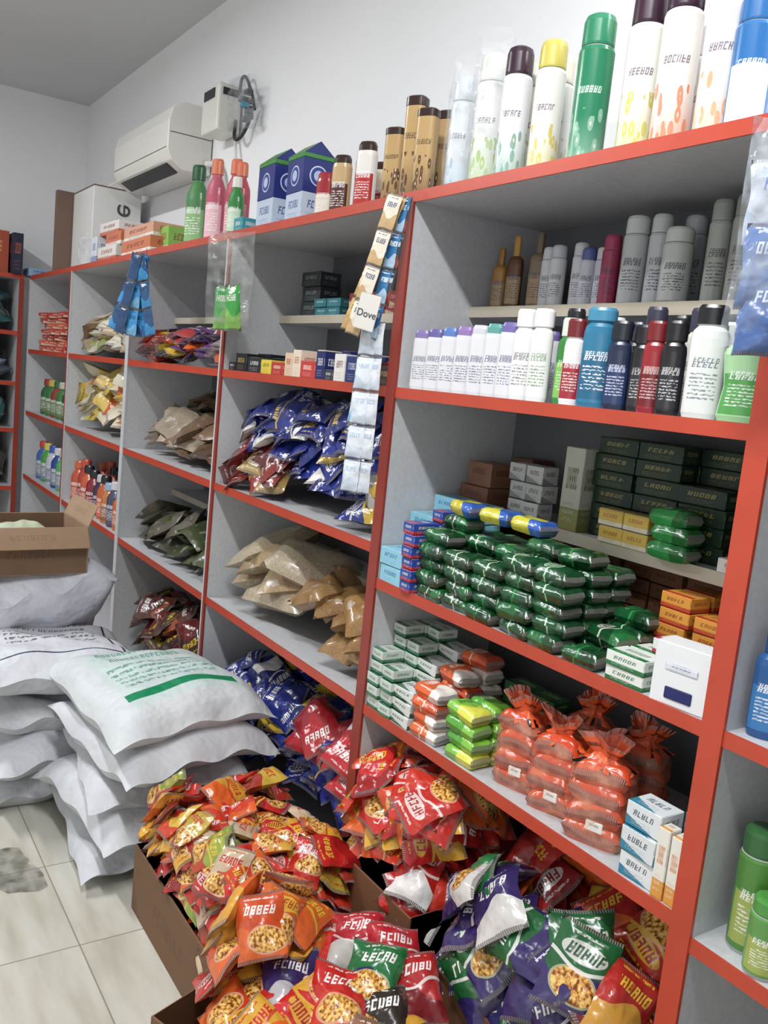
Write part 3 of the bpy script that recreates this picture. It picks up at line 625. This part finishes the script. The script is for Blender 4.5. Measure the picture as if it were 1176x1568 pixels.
hm=HM(a+.01,b-.01,1.21,1.57,dome(.13,.30,.45,.5))
mb=MB(); heap(mb,hm,80,.11,.16,.035,pal_blue,zmax=.58,tries=4); mb.make('noodle_packet_heap')
mb=MB(); rw=[(C('b41a26'),A(WH,.2),A(WH,1)),(C('bc1e2a'),A(C('a01420'),.2),A(WH,1)),(C('b41a26'),A(C('901020'),.2),A(WH,.2))]
heap(mb,hm,50,.14,.17,.055,rw,zone=(-2.3,b-.01,1.205,1.42),zmax=.5,edge=.8); mb.make('snack_packet_heap')
a,b=bay(2)
mb=MB(); hm=HM(a+.01,b-.01,1.21,1.38,dome(Z2,.05,.6,.5))
heap(mb,hm,34,.12,.16,.03,[(C('5a3a6a'),A(C('b03a3a'),.2),A(WH,1)),(C('b83a28'),A(YE,.2),A(WH,1)),(C('a8989c'),A(C('6a3a80'),.2),A(C('6a2a60'),.2)),(C('3a2a50'),A(OR,.2),A(YE,1))],zmax=1.63); mb.make('biscuit_packet_heap')
bag=[(C('a48c74'),Z4,Z4),(C('947458'),Z4,Z4),(C('826248'),Z4,Z4),(C('b4a48e'),Z4,Z4)]
mb=MB(); hm=HM(a+.01,b-.01,1.21,1.56,dome(Z3L,.07)); heap(mb,hm,24,.17,.24,.06,bag,'grain',tilt=.15,zmax=1.26); mb.make('spice_bag_heap')
mb=MB(); hm=HM(a+.1,b-.01,1.43,1.57,dome(1.30,.02)); heap(mb,hm,9,.12,.16,.04,bag,'grain',zmax=1.42); mb.make('spice_bag_heap')
dk=[(C('5c5a48'),Z4,Z4),(C('4a4c40'),Z4,Z4),(C('746e60'),Z4,Z4),(C('54603a'),Z4,Z4)]
mb=MB(); hm=HM(a+.01,b-.01,1.21,1.56,dome(Z4L,.07)); heap(mb,hm,28,.16,.2,.05,dk,'grain',tilt=.15,zmax=.85); mb.make('dried_herb_bag_heap')
mb=MB(); hm=HM(a+.01,b-.01,1.21,1.56,dome(.13,.27,.5,.5)); heap(mb,hm,45,.13,.18,.045,[(C('5a2c22'),A(C('9a4a2a'),.2),A(WH,.2)),(C('48302a'),A(C('6a2222'),.2),A(YE,.2))],zmax=.52); mb.make('snack_packet_heap')
a,b=bay(1)
mb=MB(); hm=HM(a+.01,b-.01,1.21,1.5,dome(Z2,.07)); heap(mb,hm,34,.15,.19,.05,[(C('b8a080'),A(C('8a6a3a'),.2),A(WH,.2)),(C('c8c0b0'),A(C('8aa050'),.2),A(C('607030'),.2)),(C('a08060'),A(C('d0c8b8'),.2),A(C('a03a2a'),.2))],zmax=1.68); mb.make('dry_food_packet_heap')
mb=MB(); hm=HM(a+.01,b-.01,1.21,1.5,dome(Z3L,.16)); heap(mb,hm,40,.17,.22,.06,[(C('c8b040'),A(C('d0c8b0'),.2),A(C('6a3a2a'),.2)),(C('c4a858'),A(C('b85a2a'),.2),A(WH,.2)),(C('d0c4a8'),A(C('c8b040'),.2),A(C('803020'),.2))],zmax=1.42); mb.make('chips_packet_heap')
for x,y,h,c,cc in [(-4.93,1.27,.23,'c8502a','d0602c'),(-4.83,1.28,.25,'b83a30','c84a30'),(-4.73,1.27,.23,'d05a2c','202028'),(-4.62,1.27,.22,'8a2030','1a1a20'),(-4.52,1.28,.21,'3a3050','c8c8d0'),(-4.41,1.27,.22,'c8602c','202020'),(-4.30,1.26,.2,'c8783a','8ab8d8'),(-4.2,1.26,.22,'4a4a60','d0d0d8'),(-4.1,1.26,.2,'d06a2c','d8e0e8')]:
    cleaner(x,y,Z4L,.048,h,C(c),C(cc),jit(C(c),.5),name='floor_cleaner_bottle')
    cleaner(x+.04,y+.12,Z4L,.045,h,C(c),C(cc),C('b88a60'),name='floor_cleaner_bottle')
a,b=bay(0)
mb=MB()
for i in range(3):
    for k in range(7):
        box(mb,-5.75+i*.22,1.29+R(-.02,.02),Z2+k*.033+.0004,.2,.13,.032,c1=A(C(['c83a30','d85a40','b02a2a'][k%3]),R(0,1)),c2=A(C('d8c0a0'),.4),c3=A(C('e8d8c0'),1),rz=R(-.15,.15))
mb.make('biscuit_packet_stack')
for x,c,cc in [(-5.85,'2f6a3a','a03028'),(-5.72,'3a7a40','c8b040'),(-5.58,'983a30','2f6a3a'),(-5.45,'3f7a3a','c0c0b0'),(-5.3,'2a5a34','b89a30')]:
    cleaner(x,1.29,Z3L,.05,.22,C(c),C(cc),C('688050'),name='juice_bottle'); cleaner(x+.06,1.40,Z3L,.05,.24,C(cc),C(c),C('888050'),name='juice_bottle')
for x,c,cc in [(-5.85,'3a6ab0','c83a3a'),(-5.72,'4aa04a','d8d040'),(-5.58,'c8c8d8','3a5ac0'),(-5.45,'2a4a9a','d8d8d8'),(-5.32,'50b060','c0c0c0'),(-5.2,'a03a5a','d8d8d8')]:
    cleaner(x,1.28,Z4L,.05,.24,C(c),C(cc),C('8090a0'),name='dishwash_bottle'); cleaner(x+.06,1.40,Z4L,.05,.25,C(cc),C(c),C('8090a0'),name='dishwash_bottle')
for zz,pal in [(1.60,[(C('2a5a5c'),A(C('1c3a3e'),.2),A(C('7a9a9a'),.2))]),(1.28,[(C('8a98a8'),A(C('404850'),.2),A(C('c8d0d8'),.2)),(C('3a3c44'),A(C('202228'),.2),A(C('a0a0a8'),.2))]),(.98,[(C('3a7a78'),A(C('28504e'),.2),A(C('9ac0c0'),.2))]),(.6,[(C('6a6058'),A(C('3a342e'),.2),A(C('a09888'),.2))])]:
    mb=MB(); hm=HM(XL+.04,XE-.02,.55,1.13,dome(zz,.04,.5,.1)); heap(mb,hm,34,.14,.22,.07,pal,p=3,zmax=zz+.22,tilt=.15); mb.make('garbage_bag_roll_heap')

# ------------------------------------------------------------ sacks
def sack(x,y,z,w,l,t,rz,c2=Z4,c3=Z4,name='grain_sack',tx=0,ty=0,c1=C('e4e6ea'),wr=.6,p=3.8,sag=.012,ears=.008):
    mb=MB(); M=Euler((tx,ty,0)).to_matrix().to_4x4()
    pouch(mb,w,l,t,M,'sack',A(c1,R(0,1)),c2,c3,p=p,nx=34,ny=40,wr=wr,neck=.05,sag=sag,ears=ears)
    return mb.make(name,(x,y,z),rz)
for k,(x,y,w,l,t,rz) in enumerate([(-2.57,.92,.50,.56,.13,1.5),(-2.54,.90,.50,.57,.13,1.70),(-2.56,.93,.48,.56,.13,1.46),(-2.50,.93,.50,.58,.13,1.72)]):
    sack(x,y,.066+k*.106,w,l,t,rz,wr=.8,ears=.012)
sack(-2.55,.93,.49,.52,.60,.15,1.68,A(C('0d8f5c'),.95),A(C('2a8a70'),1),tx=.02,c1=C('e6eaec'),wr=.5)
for k,(x,y,w,l,t,rz) in enumerate([(-3.12,.74,.52,.56,.14,1.5),(-3.08,.72,.52,.58,.14,1.72),(-3.12,.73,.5,.56,.15,1.55)]):
    sack(x,y,.07+k*.12,w,l,t,rz,wr=.9,ears=.014)
sack(-3.04,.72,.46,.54,.60,.17,1.50,A(C('303a5a'),.6),A(C('303040'),1),c1=C('e6e8ee'),tx=-.10)
sack(-3.40,.70,.57,.56,.50,.26,1.57,A(C('c8ccd8'),.6),A(C('2a4a9a'),1),tx=-.42,c1=C('e6e9f2'),wr=.9,ears=.02)
def carton(name,x,y,z,w,d,h,rz,flaps=(.5,.5,.5,.5),c=C('9b7352'),fl=.5,tk=.005):
    mb=MB()
    for (cx,cy_,ww,dd) in [(0,-d/2,w,tk),(0,d/2,w,tk),(-w/2,0,tk,d),(w/2,0,tk,d)]:
        box(mb,cx,cy_,0,ww+(tk if dd==tk else -tk),dd,h,'kraft',A(c,.3),b=.001)
    box(mb,0,0,.001,w-tk,d-tk,tk,'kraft',A(c,.3),b=.001)
    for k,(ang) in enumerate(flaps):
        if ang is None: continue
        length=(w,w,d,d)[k]
        F=fl*min(w,d)*.55
        if k==0: M=Matrix.Translation((0,-d/2,h))@Matrix.Rotation(ang,4,'X')@Matrix.Translation((0,0,F/2))
        if k==1: M=Matrix.Translation((0,d/2,h))@Matrix.Rotation(-ang,4,'X')@Matrix.Translation((0,0,F/2))
        if k==2: M=Matrix.Translation((-w/2,0,h))@Matrix.Rotation(-ang,4,'Y')@Matrix.Translation((0,0,F/2))
        if k==3: M=Matrix.Translation((w/2,0,h))@Matrix.Rotation(ang,4,'Y')@Matrix.Translation((0,0,F/2))
        sx,sy_=(length*.98,tk*.8) if k<2 else (tk*.8,length*.98)
        t=MB(); box(t,0,0,-F/2,sx,sy_,F,'kraft',A(c,.3),b=.001)
        mb.add(t.V[0],[tuple(f) for f in t.F],t.UV[0],'kraft',A(jit(c),.3),M=M,smooth=False)
    return mb.make(name,(x,y,z),rz)
carton('cardboard_carton',-3.34,.66,.715,.3,.40,.17,.05,(2.4,.4,2.2,2.6),c=C('b09070'))
sack(-3.34,.66,.84,.16,.2,.06,.3,c1=C('c8d0a8'),name='grocery_pouch',sag=0,ears=0)
K=C('84603f')
carton('cardboard_carton',-1.93,.965,.001,.54,.39,.19,.0,(None,None,None,None),c=K)
carton('cardboard_carton',-1.34,.84,.001,.50,.36,.22,.35,(None,None,None,None),c=K)
carton('cardboard_carton',-1.60,1.30,.001,.36,.34,.34,.0,(None,None,None,None),c=C('905c38'))
carton('cardboard_carton',-1.10,1.31,.001,.48,.36,.29,.0,(None,None,None,None),c=C('905c38'))
red=[(RD,A(C('e0a830'),1),A(YE,1)),(C('c4281c'),A(C('c4281c'),1),A(WH,1)),(OR,A(C('e0a028'),1),A(RD,.2)),(C('d0401c'),A(OR,1),A(YE,1)),(C('d8a028'),A(OR,1),A(RD,1)),(C('b01a18'),A(C('c8301c'),.2),A(WH,1)),(RD,A(C('9a1414'),.2),A(YE,.2)),(C('cc381c'),A(OR,.2),A(WH,.2))]
SP=.98
mb=MB(); hm=HM(-2.21,-1.66,.77,1.17,lambda u,v:.12+.13*np.clip(1-2.4*(u-.45)**2-1.8*(v-.55)**2,0,1))
heap(mb,hm,125,.09,.125,.032,red+[(C('8a9a3a'),A(C('b04020'),1),A(YE,1)),(C('b89a30'),A(C('a03020'),1),A(RD,.2)),(C('8a1410'),A(C('b82018'),1),A(YE,1)),(C('dcb43c'),A(C('c83a18'),1),A(RD,.2)),(C('c8b090'),A(C('b82a18'),1),A(RD,.2))],zmax=.42,edge=.62,tries=9,maxs=.6,wr=1.6,fx=.1,fy=.1); mb.make('noodle_packet_heap')
mb=MB(); hm=HM(-1.58,-1.08,.66,1.02,lambda u,v:.16+.07*np.clip(1-2*(u-.5)**2-2*(v-.5)**2,0,1))
heap(mb,hm,34,.11,.15,.035,red[:5],zmax=.43,edge=.7,tries=9,maxs=.5)
heap(mb,hm,14,.10,.14,.04,[(C('c85a18'),A(OR,1),A(YE,1)),(OR,A(C('d89a30'),.2),A(RD,.2)),(C('c04818'),A(OR,1),A(WH,.2))],zmax=.45,edge=.6,tries=5,zone=(-1.58,-1.38,.68,.95),spin=SP,fx=.25)
for (x,y,z,rz,c1,c2,c3) in [(-1.415,.985,.325,.9,C('b01c2a'),A(C('c8c4c0'),.2),A(WH,1)),(-1.335,1.03,.33,1.05,C('b4202c'),A(C('a01824'),.2),A(WH,1)),(-1.37,.81,.31,1.15,C('33265e'),A(C('b8b4b8'),.2),A(WH,.2)),(-1.285,.87,.32,.95,C('bc1c18'),A(C('c83018'),1),A(WH,.2)),(-1.215,.92,.30,1.1,C('2a201c'),A(C('1a5a30'),.2),A(WH,.2)),(-1.16,.86,.29,.8,C('8a5a40'),A(C('9a3020'),1),A(WH,.2)),(-1.245,1.02,.32,1.2,C('a81c20'),A(C('701018'),.2),A(WH,1)),(-1.46,.87,.31,.7,C('d06a1c'),A(C('c02a18'),1),A(YE,1)),(-1.30,.955,.335,.75,C('186a36'),A(PU,1),A(WH,.2))]:
    pouch(mb,.115,.15,.042,Matrix.Translation((x,y,z))@basis((.35,-.25,1),rz),'packet',A(c1,.62 if c2[3]>.5 else .3),c2,c3,wr=1.5,nx=15,ny=17)
mb.make('noodle_packet_heap')
mb=MB(); hm=HM(-1.79,-1.42,1.13,1.46,lambda u,v:.27+.16*np.clip(1-2*(u-.4)**2-1.2*(v-.7)**2,0,1))
heap(mb,hm,85,.11,.15,.035,[red[0],red[1],red[3],red[5],red[6],(C('d03a1c'),A(OR,1),A(YE,1)),(RD,A(WH,.2),A(WH,1)),(OR,A(C('d04018'),1),A(YE,.2))],zmax=.58,edge=.62,tries=8,maxs=.6,wr=1.5,fy=.15); mb.make('noodle_packet_heap')
mb=MB(); hm=HM(-1.35,-.85,1.13,1.50,lambda u,v:.2+.2*np.clip(v,0,1)*np.clip(1-1.5*(u-.4)**2,0,1))
heap(mb,hm,44,.12,.16,.04,[(C('c0301c'),A(OR,1),A(YE,1)),(C('8a1c1c'),A(YE,.2),A(WH,1)),(C('b02018'),A(OR,.2),A(YE,.2)),(C('a01c18'),A(C('801410'),.2),A(WH,.2))],zmax=.54,edge=.7,tries=8,zone=(-1.35,-.85,1.26,1.5),fy=.2)
heap(mb,hm,44,.12,.155,.045,[(C('1a5e30'),A(PU,1),A(WH,1)),(PU,A(C('1a5e30'),1),A(WH,1)),(C('2a2a60'),A(GN,.2),A(WH,1)),(C('1a5e30'),A(PU,.2),A(WH,1)),(PU,A(C('c8c4c0'),1),A(WH,.2))],zmax=.5,edge=.6,tries=7,zone=(-1.35,-.93,1.11,1.34),fy=.2,spin=SP,sj=.9)
heap(mb,hm,12,.12,.16,.045,[(C('a82018'),A(C('c08a28'),.2),A(YE,.2)),(C('8a1c1c'),A(C('a82018'),.2),A(WH,.2)),(C('981c18'),A(C('681010'),.2),A(YE,.2))],zmax=.48,edge=.6,tries=7,zone=(-.98,-.85,1.14,1.34),fy=.2); mb.make('noodle_packet_heap')
mb=MB(); prof=[(.0,.001),(.13,.001),(.11,.012),(.0,.022)]; lathe(mb,prof,[(C('6c6a60'),Z4,Z4)]*3,mat='film',sy=.7,n=2.2); 
V=mb.V[0]; an=np.arctan2(V[:,1],V[:,0]); f=1+.2*np.sin(an*3+1)+.08*np.sin(an*9); V[:,0]*=f; V[:,1]*=f
mb.make('plastic_bag',(-2.52,.49,0),.4)

# ------------------------------------------------------------ hanging goods
def strips(name,x,y,ztop,defs):
    mb=MB()
    for (dx,dy,w,hs,n,lean,yaw,c1,c2,c3,t) in defs:
        for k in range(n):
            s=(k+.5)*hs
            M=Matrix.Translation((x+dx,y+dy,ztop))@Matrix.Rotation(yaw,4,'Z')@Matrix.Rotation(lean,4,'Y')@Matrix.Translation((0,0,-s-.01))@Matrix.Rotation(math.pi/2,4,'X')
            pouch(mb,w,hs,t,M,'packet',A(jit(c1,.05),R(0,.45)),c2,c3,nx=7,ny=9,wr=.6)
    lathe(mb,[(.0015,-.03),(.0015,.02)],[P(C('606060'))],M=Matrix.Translation((x,y,ztop)),mat='plain',seg=6)
    return mb.make(name)
strips('hanging_shampoo_sachets',-1.80,1.165,1.95,[(0,0,.038,.085,4,.34,.5,C('c8a468'),A(C('b89458'),.2),A(C('4a3020'),.2),.006),(.0,-.014,.042,.085,4,.25,.5,C('dcd4c4'),A(C('c0a070'),.2),A(C('303a70'),.2),.006),(.0,.012,.032,.085,4,.17,.5,C('2a70a8'),A(C('a0c0d8'),.2),A(C('ffffff'),.2),.006),(.006,.018,.022,.085,3,.14,.5,C('28303c'),A(C('802a20'),.2),A(C('e0e0e0'),.2),.006)])
o=strips('hanging_shampoo_sachets',-1.86,1.15,1.66,[(0,0,.048,.085,5,.04,.5,C('d4dce4'),A(C('c4d0de'),.2),A(C('a0b4d0'),.2),.014),(-.022,.012,.04,.085,3,.07,.5,C('ccd6e0'),A(C('7ab0d8'),.2),A(C('5a80b0'),.2),.014),(.018,.014,.034,.085,5,.0,.5,C('d8dce2'),A(C('c8d0dc'),.2),A(C('90a4c8'),.2),.012)])
mb2=MB(); box(mb2,0,0,0,.056,.0015,.085,c1=A(C('e4e0d8'),.3)); ob=mb2.make('sachet_header_card',(0,0,0),0,o); ob.location=(-1.838,1.115,1.625); ob.rotation_euler=(0,.2,.55)
text('Dove',(-.026,-.0016,.03),(math.pi/2,0,0),.024,C('20284a'),ob)
bl=C('1f78b8')
strips('hanging_coffee_sachets',-3.66,1.165,1.93,[(.005*k,-.006*k,.05,.11,3,ln,.6,cc,A(c2_,.2),A(C('143050'),.2),.012) for k,(ln,cc,c2_) in enumerate([(.46,bl,C('16588c')),(.30,C('2a8ac8'),C('4a98c8')),(.14,C('1a5f98'),C('203a58')),(.0,C('2f90cc'),C('1a5080')),(-.14,bl,C('16588c')),(.38,C('184a78'),C('2a8ac8')),(.07,C('2a8ac8'),C('68a8d0')),(-.24,C('184a78'),C('2080b8')),(.22,C('14406c'),C('14406c'))])])
strips('hanging_detergent_pouches',-2.75,1.15,1.78,[(-.045,0,.06,.15,1,.0,.6,C('2f9a3a'),A(C('7ab050'),.2),A(WH,.2),.03),(.03,0,.06,.15,1,-.08,.6,C('2f9a3a'),A(C('7ab050'),.2),A(WH,.2),.03)])
mb=MB(); pouch(mb,.17,.3,.06,Matrix.Translation((-2.75,1.15,1.79))@Matrix.Rotation(.6,4,'Z')@Matrix.Rotation(math.pi/2,4,'X'),'film',C('c8ccc8'),wr=1.2); mb.make('plastic_bag')
mb=MB()
for k,(dx,dz,c,c3) in enumerate([(0,0,'c0c8d4','6a84b8'),(.006,-.085,'5a74a8','d0d8e4'),(.012,-.15,'4a669c','d0d8e4')]):
    M=Matrix.Translation((-.785+dx,1.13,1.80+dz))@Matrix.Rotation(.6,4,'Z')@Matrix.Rotation(math.pi/2,4,'X')
    pouch(mb,.085,.12,.035,M,'packet',A(C(c),.1+.1*k),A(C('a8b4c8') if k<1 else C('405c90'),.2),A(C(c3),.2),wr=1.6,nx=13,ny=15)
pouch(mb,.11,.32,.055,Matrix.Translation((-.78,1.13,1.76))@Matrix.Rotation(.6,4,'Z')@Matrix.Rotation(math.pi/2,4,'X'),'film',C('c8d0d8'),wr=1.2)
lathe(mb,[(.0015,1.86),(.0015,1.95)],[P(C('606060'))],M=Matrix.Translation((-.78,1.15,0)),mat='plain',seg=6)
mb.make('hanging_detergent_pouches')

# ------------------------------------------------------------ air conditioner
ac=empty('air_conditioner')
def extr(name,prof,x0,x1,mat,parent,bev=.004):
    me=bpy.data.meshes.new(name); n=len(prof); V=[(x0,y,z) for y,z in prof]+[(x1,y,z) for y,z in prof]
    F=[tuple(range(n))[::-1],tuple(range(n,2*n))]+[(i,(i+1)%n,n+(i+1)%n,n+i) for i in range(n)]
    me.from_pydata(V,[],F); me.materials.append(mat); me.update(); o=bpy.data.objects.new(name,me); scene.collection.objects.link(o); o.parent=parent
    b=o.modifiers.new('b','BEVEL'); b.width=bev; b.segments=3; b.limit_method='ANGLE'
    import bmesh; bm=bmesh.new(); bm.from_mesh(me); bmesh.ops.recalc_face_normals(bm,faces=bm.faces); bm.to_mesh(me); bm.free()
    return o
pr=[(1.605,2.64),(1.45,2.64),(1.405,2.61),(1.39,2.55),(1.39,2.42),(1.41,2.375),(1.47,2.34),(1.605,2.34)]
extr('casing',pr,-4.93,-4.08,m_white,ac,.006)
extr('vent_slot',[(1.415,2.372),(1.469,2.3395),(1.47,2.335),(1.41,2.368)],-4.86,-4.15,m_dark,ac,.001)
extr('louver_flap',[(1.40,2.372),(1.34,2.335),(1.338,2.339),(1.397,2.378)],-4.85,-4.16,m_white,ac,.001)
extr('front_panel_gap',[(1.389,2.432),(1.389,2.429),(1.3885,2.429),(1.3885,2.432)],-4.92,-4.09,m_dark,ac,.0001)
extr('side_seam',[(1.6,2.5),(1.4,2.5),(1.4,2.497),(1.6,2.497)],-4.081,-4.0785,m_dark,ac,.0001)
ac.location=(-.08,0,.05)
st=empty('voltage_stabilizer')
joinboxes('case',[(-3.93,-3.74,1.49,1.60,2.52,2.72,m_white)],st,.01)
joinboxes('display',[(-3.739,-3.737,1.51,1.58,2.67,2.70,m_dark),(-3.90,-3.78,1.486,1.4895,2.66,2.70,m_dark)],st)
st.location=(-.09,0,.0)
jb=MB(); pouch(jb,.16,.2,.12,Matrix.Translation((0,0,0))@Matrix.Rotation(math.pi/2,4,'X'),'film',C('b8c0c4'),wr=1.4)
for k in range(7):
    box(jb,R(-.05,.05),R(-.02,.02),-.08+k*.02,.03,.03,.02,'plain',A(C(random.choice(['2a9ac0','e0e0e0','404040','808890'])),.4))
jb.make('junction_box',(-3.66,1.54,2.60))
def cable(name,pts,r,mat):
    c=bpy.data.curves.new(name,'CURVE'); c.dimensions='3D'; c.bevel_depth=r; c.materials.append(mat); s=c.splines.new('BEZIER'); s.bezier_points.add(len(pts)-1)
    for p,q in zip(s.bezier_points,pts): p.co=(q[0]-.1,q[1],q[2]-.02); p.handle_left_type=p.handle_right_type='AUTO'
    o=bpy.data.objects.new(name,c); scene.collection.objects.link(o); return o
cable('power_cable',[(-3.74,1.58,2.6),(-3.66,1.56,2.5),(-3.6,1.58,2.56),(-3.56,1.57,2.62)],.008,m_dark)
cable('power_cable',[(-3.72,1.58,2.7),(-3.66,1.57,2.76),(-3.6,1.58,2.7),(-3.52,1.57,2.6)],.007,m_dark)
cable('power_cable',[(-3.76,1.59,2.55),(-3.7,1.58,2.4),(-3.68,1.58,2.3),(-3.78,1.59,2.1),(-3.8,1.59,1.99)],.007,m_white)
cable('drain_pipe',[(-4.05,1.58,2.46),(-3.9,1.585,2.42),(-3.84,1.585,2.3),(-3.84,1.59,1.99)],.014,m_white)

# ------------------------------------------------------------ lights
def tube(name,x,y,z,power,L_=1.2,tilt=0):
    e=empty(name); g=G('tube_glow'); em=g.n('ShaderNodeEmission'); em.inputs[0].default_value=(.95,.98,1,1); em.inputs[1].default_value=3; g.nt.links.new(em.outputs[0],g.out.inputs[0])
    joinboxes('batten',[(-L_/2,L_/2,-.03,.03,-.04,-.002,m_white)],e)
    joinboxes('lamp_tube',[(-L_/2+.03,L_/2-.03,-.015,.015,-.07,-.041,g.mat)],e,.01)
    l=bpy.data.lights.new(name+'_light','AREA'); l.shape='RECTANGLE'; l.size=L_; l.size_y=.12; l.energy=power; l.color=(.975,.99,1)
    o=bpy.data.objects.new('tube_light_source',l); scene.collection.objects.link(o); o.location=(0,0,-.09); o.parent=e
    e.location=(x,y,z); e.rotation_euler=(tilt,0,0)
tube('fluorescent_batten',-.7,.15,CE,64)
tube('fluorescent_batten',-3.9,-.5,CE,68)
tube('fluorescent_batten',-.4,WB-.005,2.80,17,tilt=math.radians(-65))
l=bpy.data.lights.new('front_fill_light','AREA'); l.shape='RECTANGLE'; l.size=1.6; l.size_y=2.0; l.energy=17; l.color=(.96,.98,1)  # added soft fill behind the camera; the front wall has no opening
o=bpy.data.objects.new('front_fill_light',l); scene.collection.objects.link(o); o.location=(.8,YF+.05,1.4); o.rotation_euler=(math.radians(90),0,0)
w=bpy.data.worlds.new('w'); scene.world=w; w.use_nodes=True; w.node_tree.nodes['Background'].inputs[0].default_value=(.8,.9,1,1); w.node_tree.nodes['Background'].inputs[1].default_value=.3

# ------------------------------------------------------------ camera
p=math.radians(8.18); q=math.radians(33.8)
h=Vector((-math.cos(q),math.sin(q),0)); r=Vector((math.sin(q),math.cos(q),0))
F=h*math.cos(p)-Vector((0,0,1))*math.sin(p); U=h*math.sin(p)+Vector((0,0,1))*math.cos(p)
rc=r*.9949+U*.101; uc=U*.9949-r*.101
cam=bpy.data.objects.new('camera',bpy.data.cameras.new('camera')); scene.collection.objects.link(cam)
m=Matrix((( rc.x,uc.x,-F.x,0),(rc.y,uc.y,-F.y,0),(rc.z,uc.z,-F.z,1.5),(0,0,0,1))); cam.matrix_world=m
cam.data.sensor_fit='VERTICAL'; cam.data.sensor_height=36; cam.data.lens=1350/1568*36; cam.data.clip_start=.02
scene.camera=cam
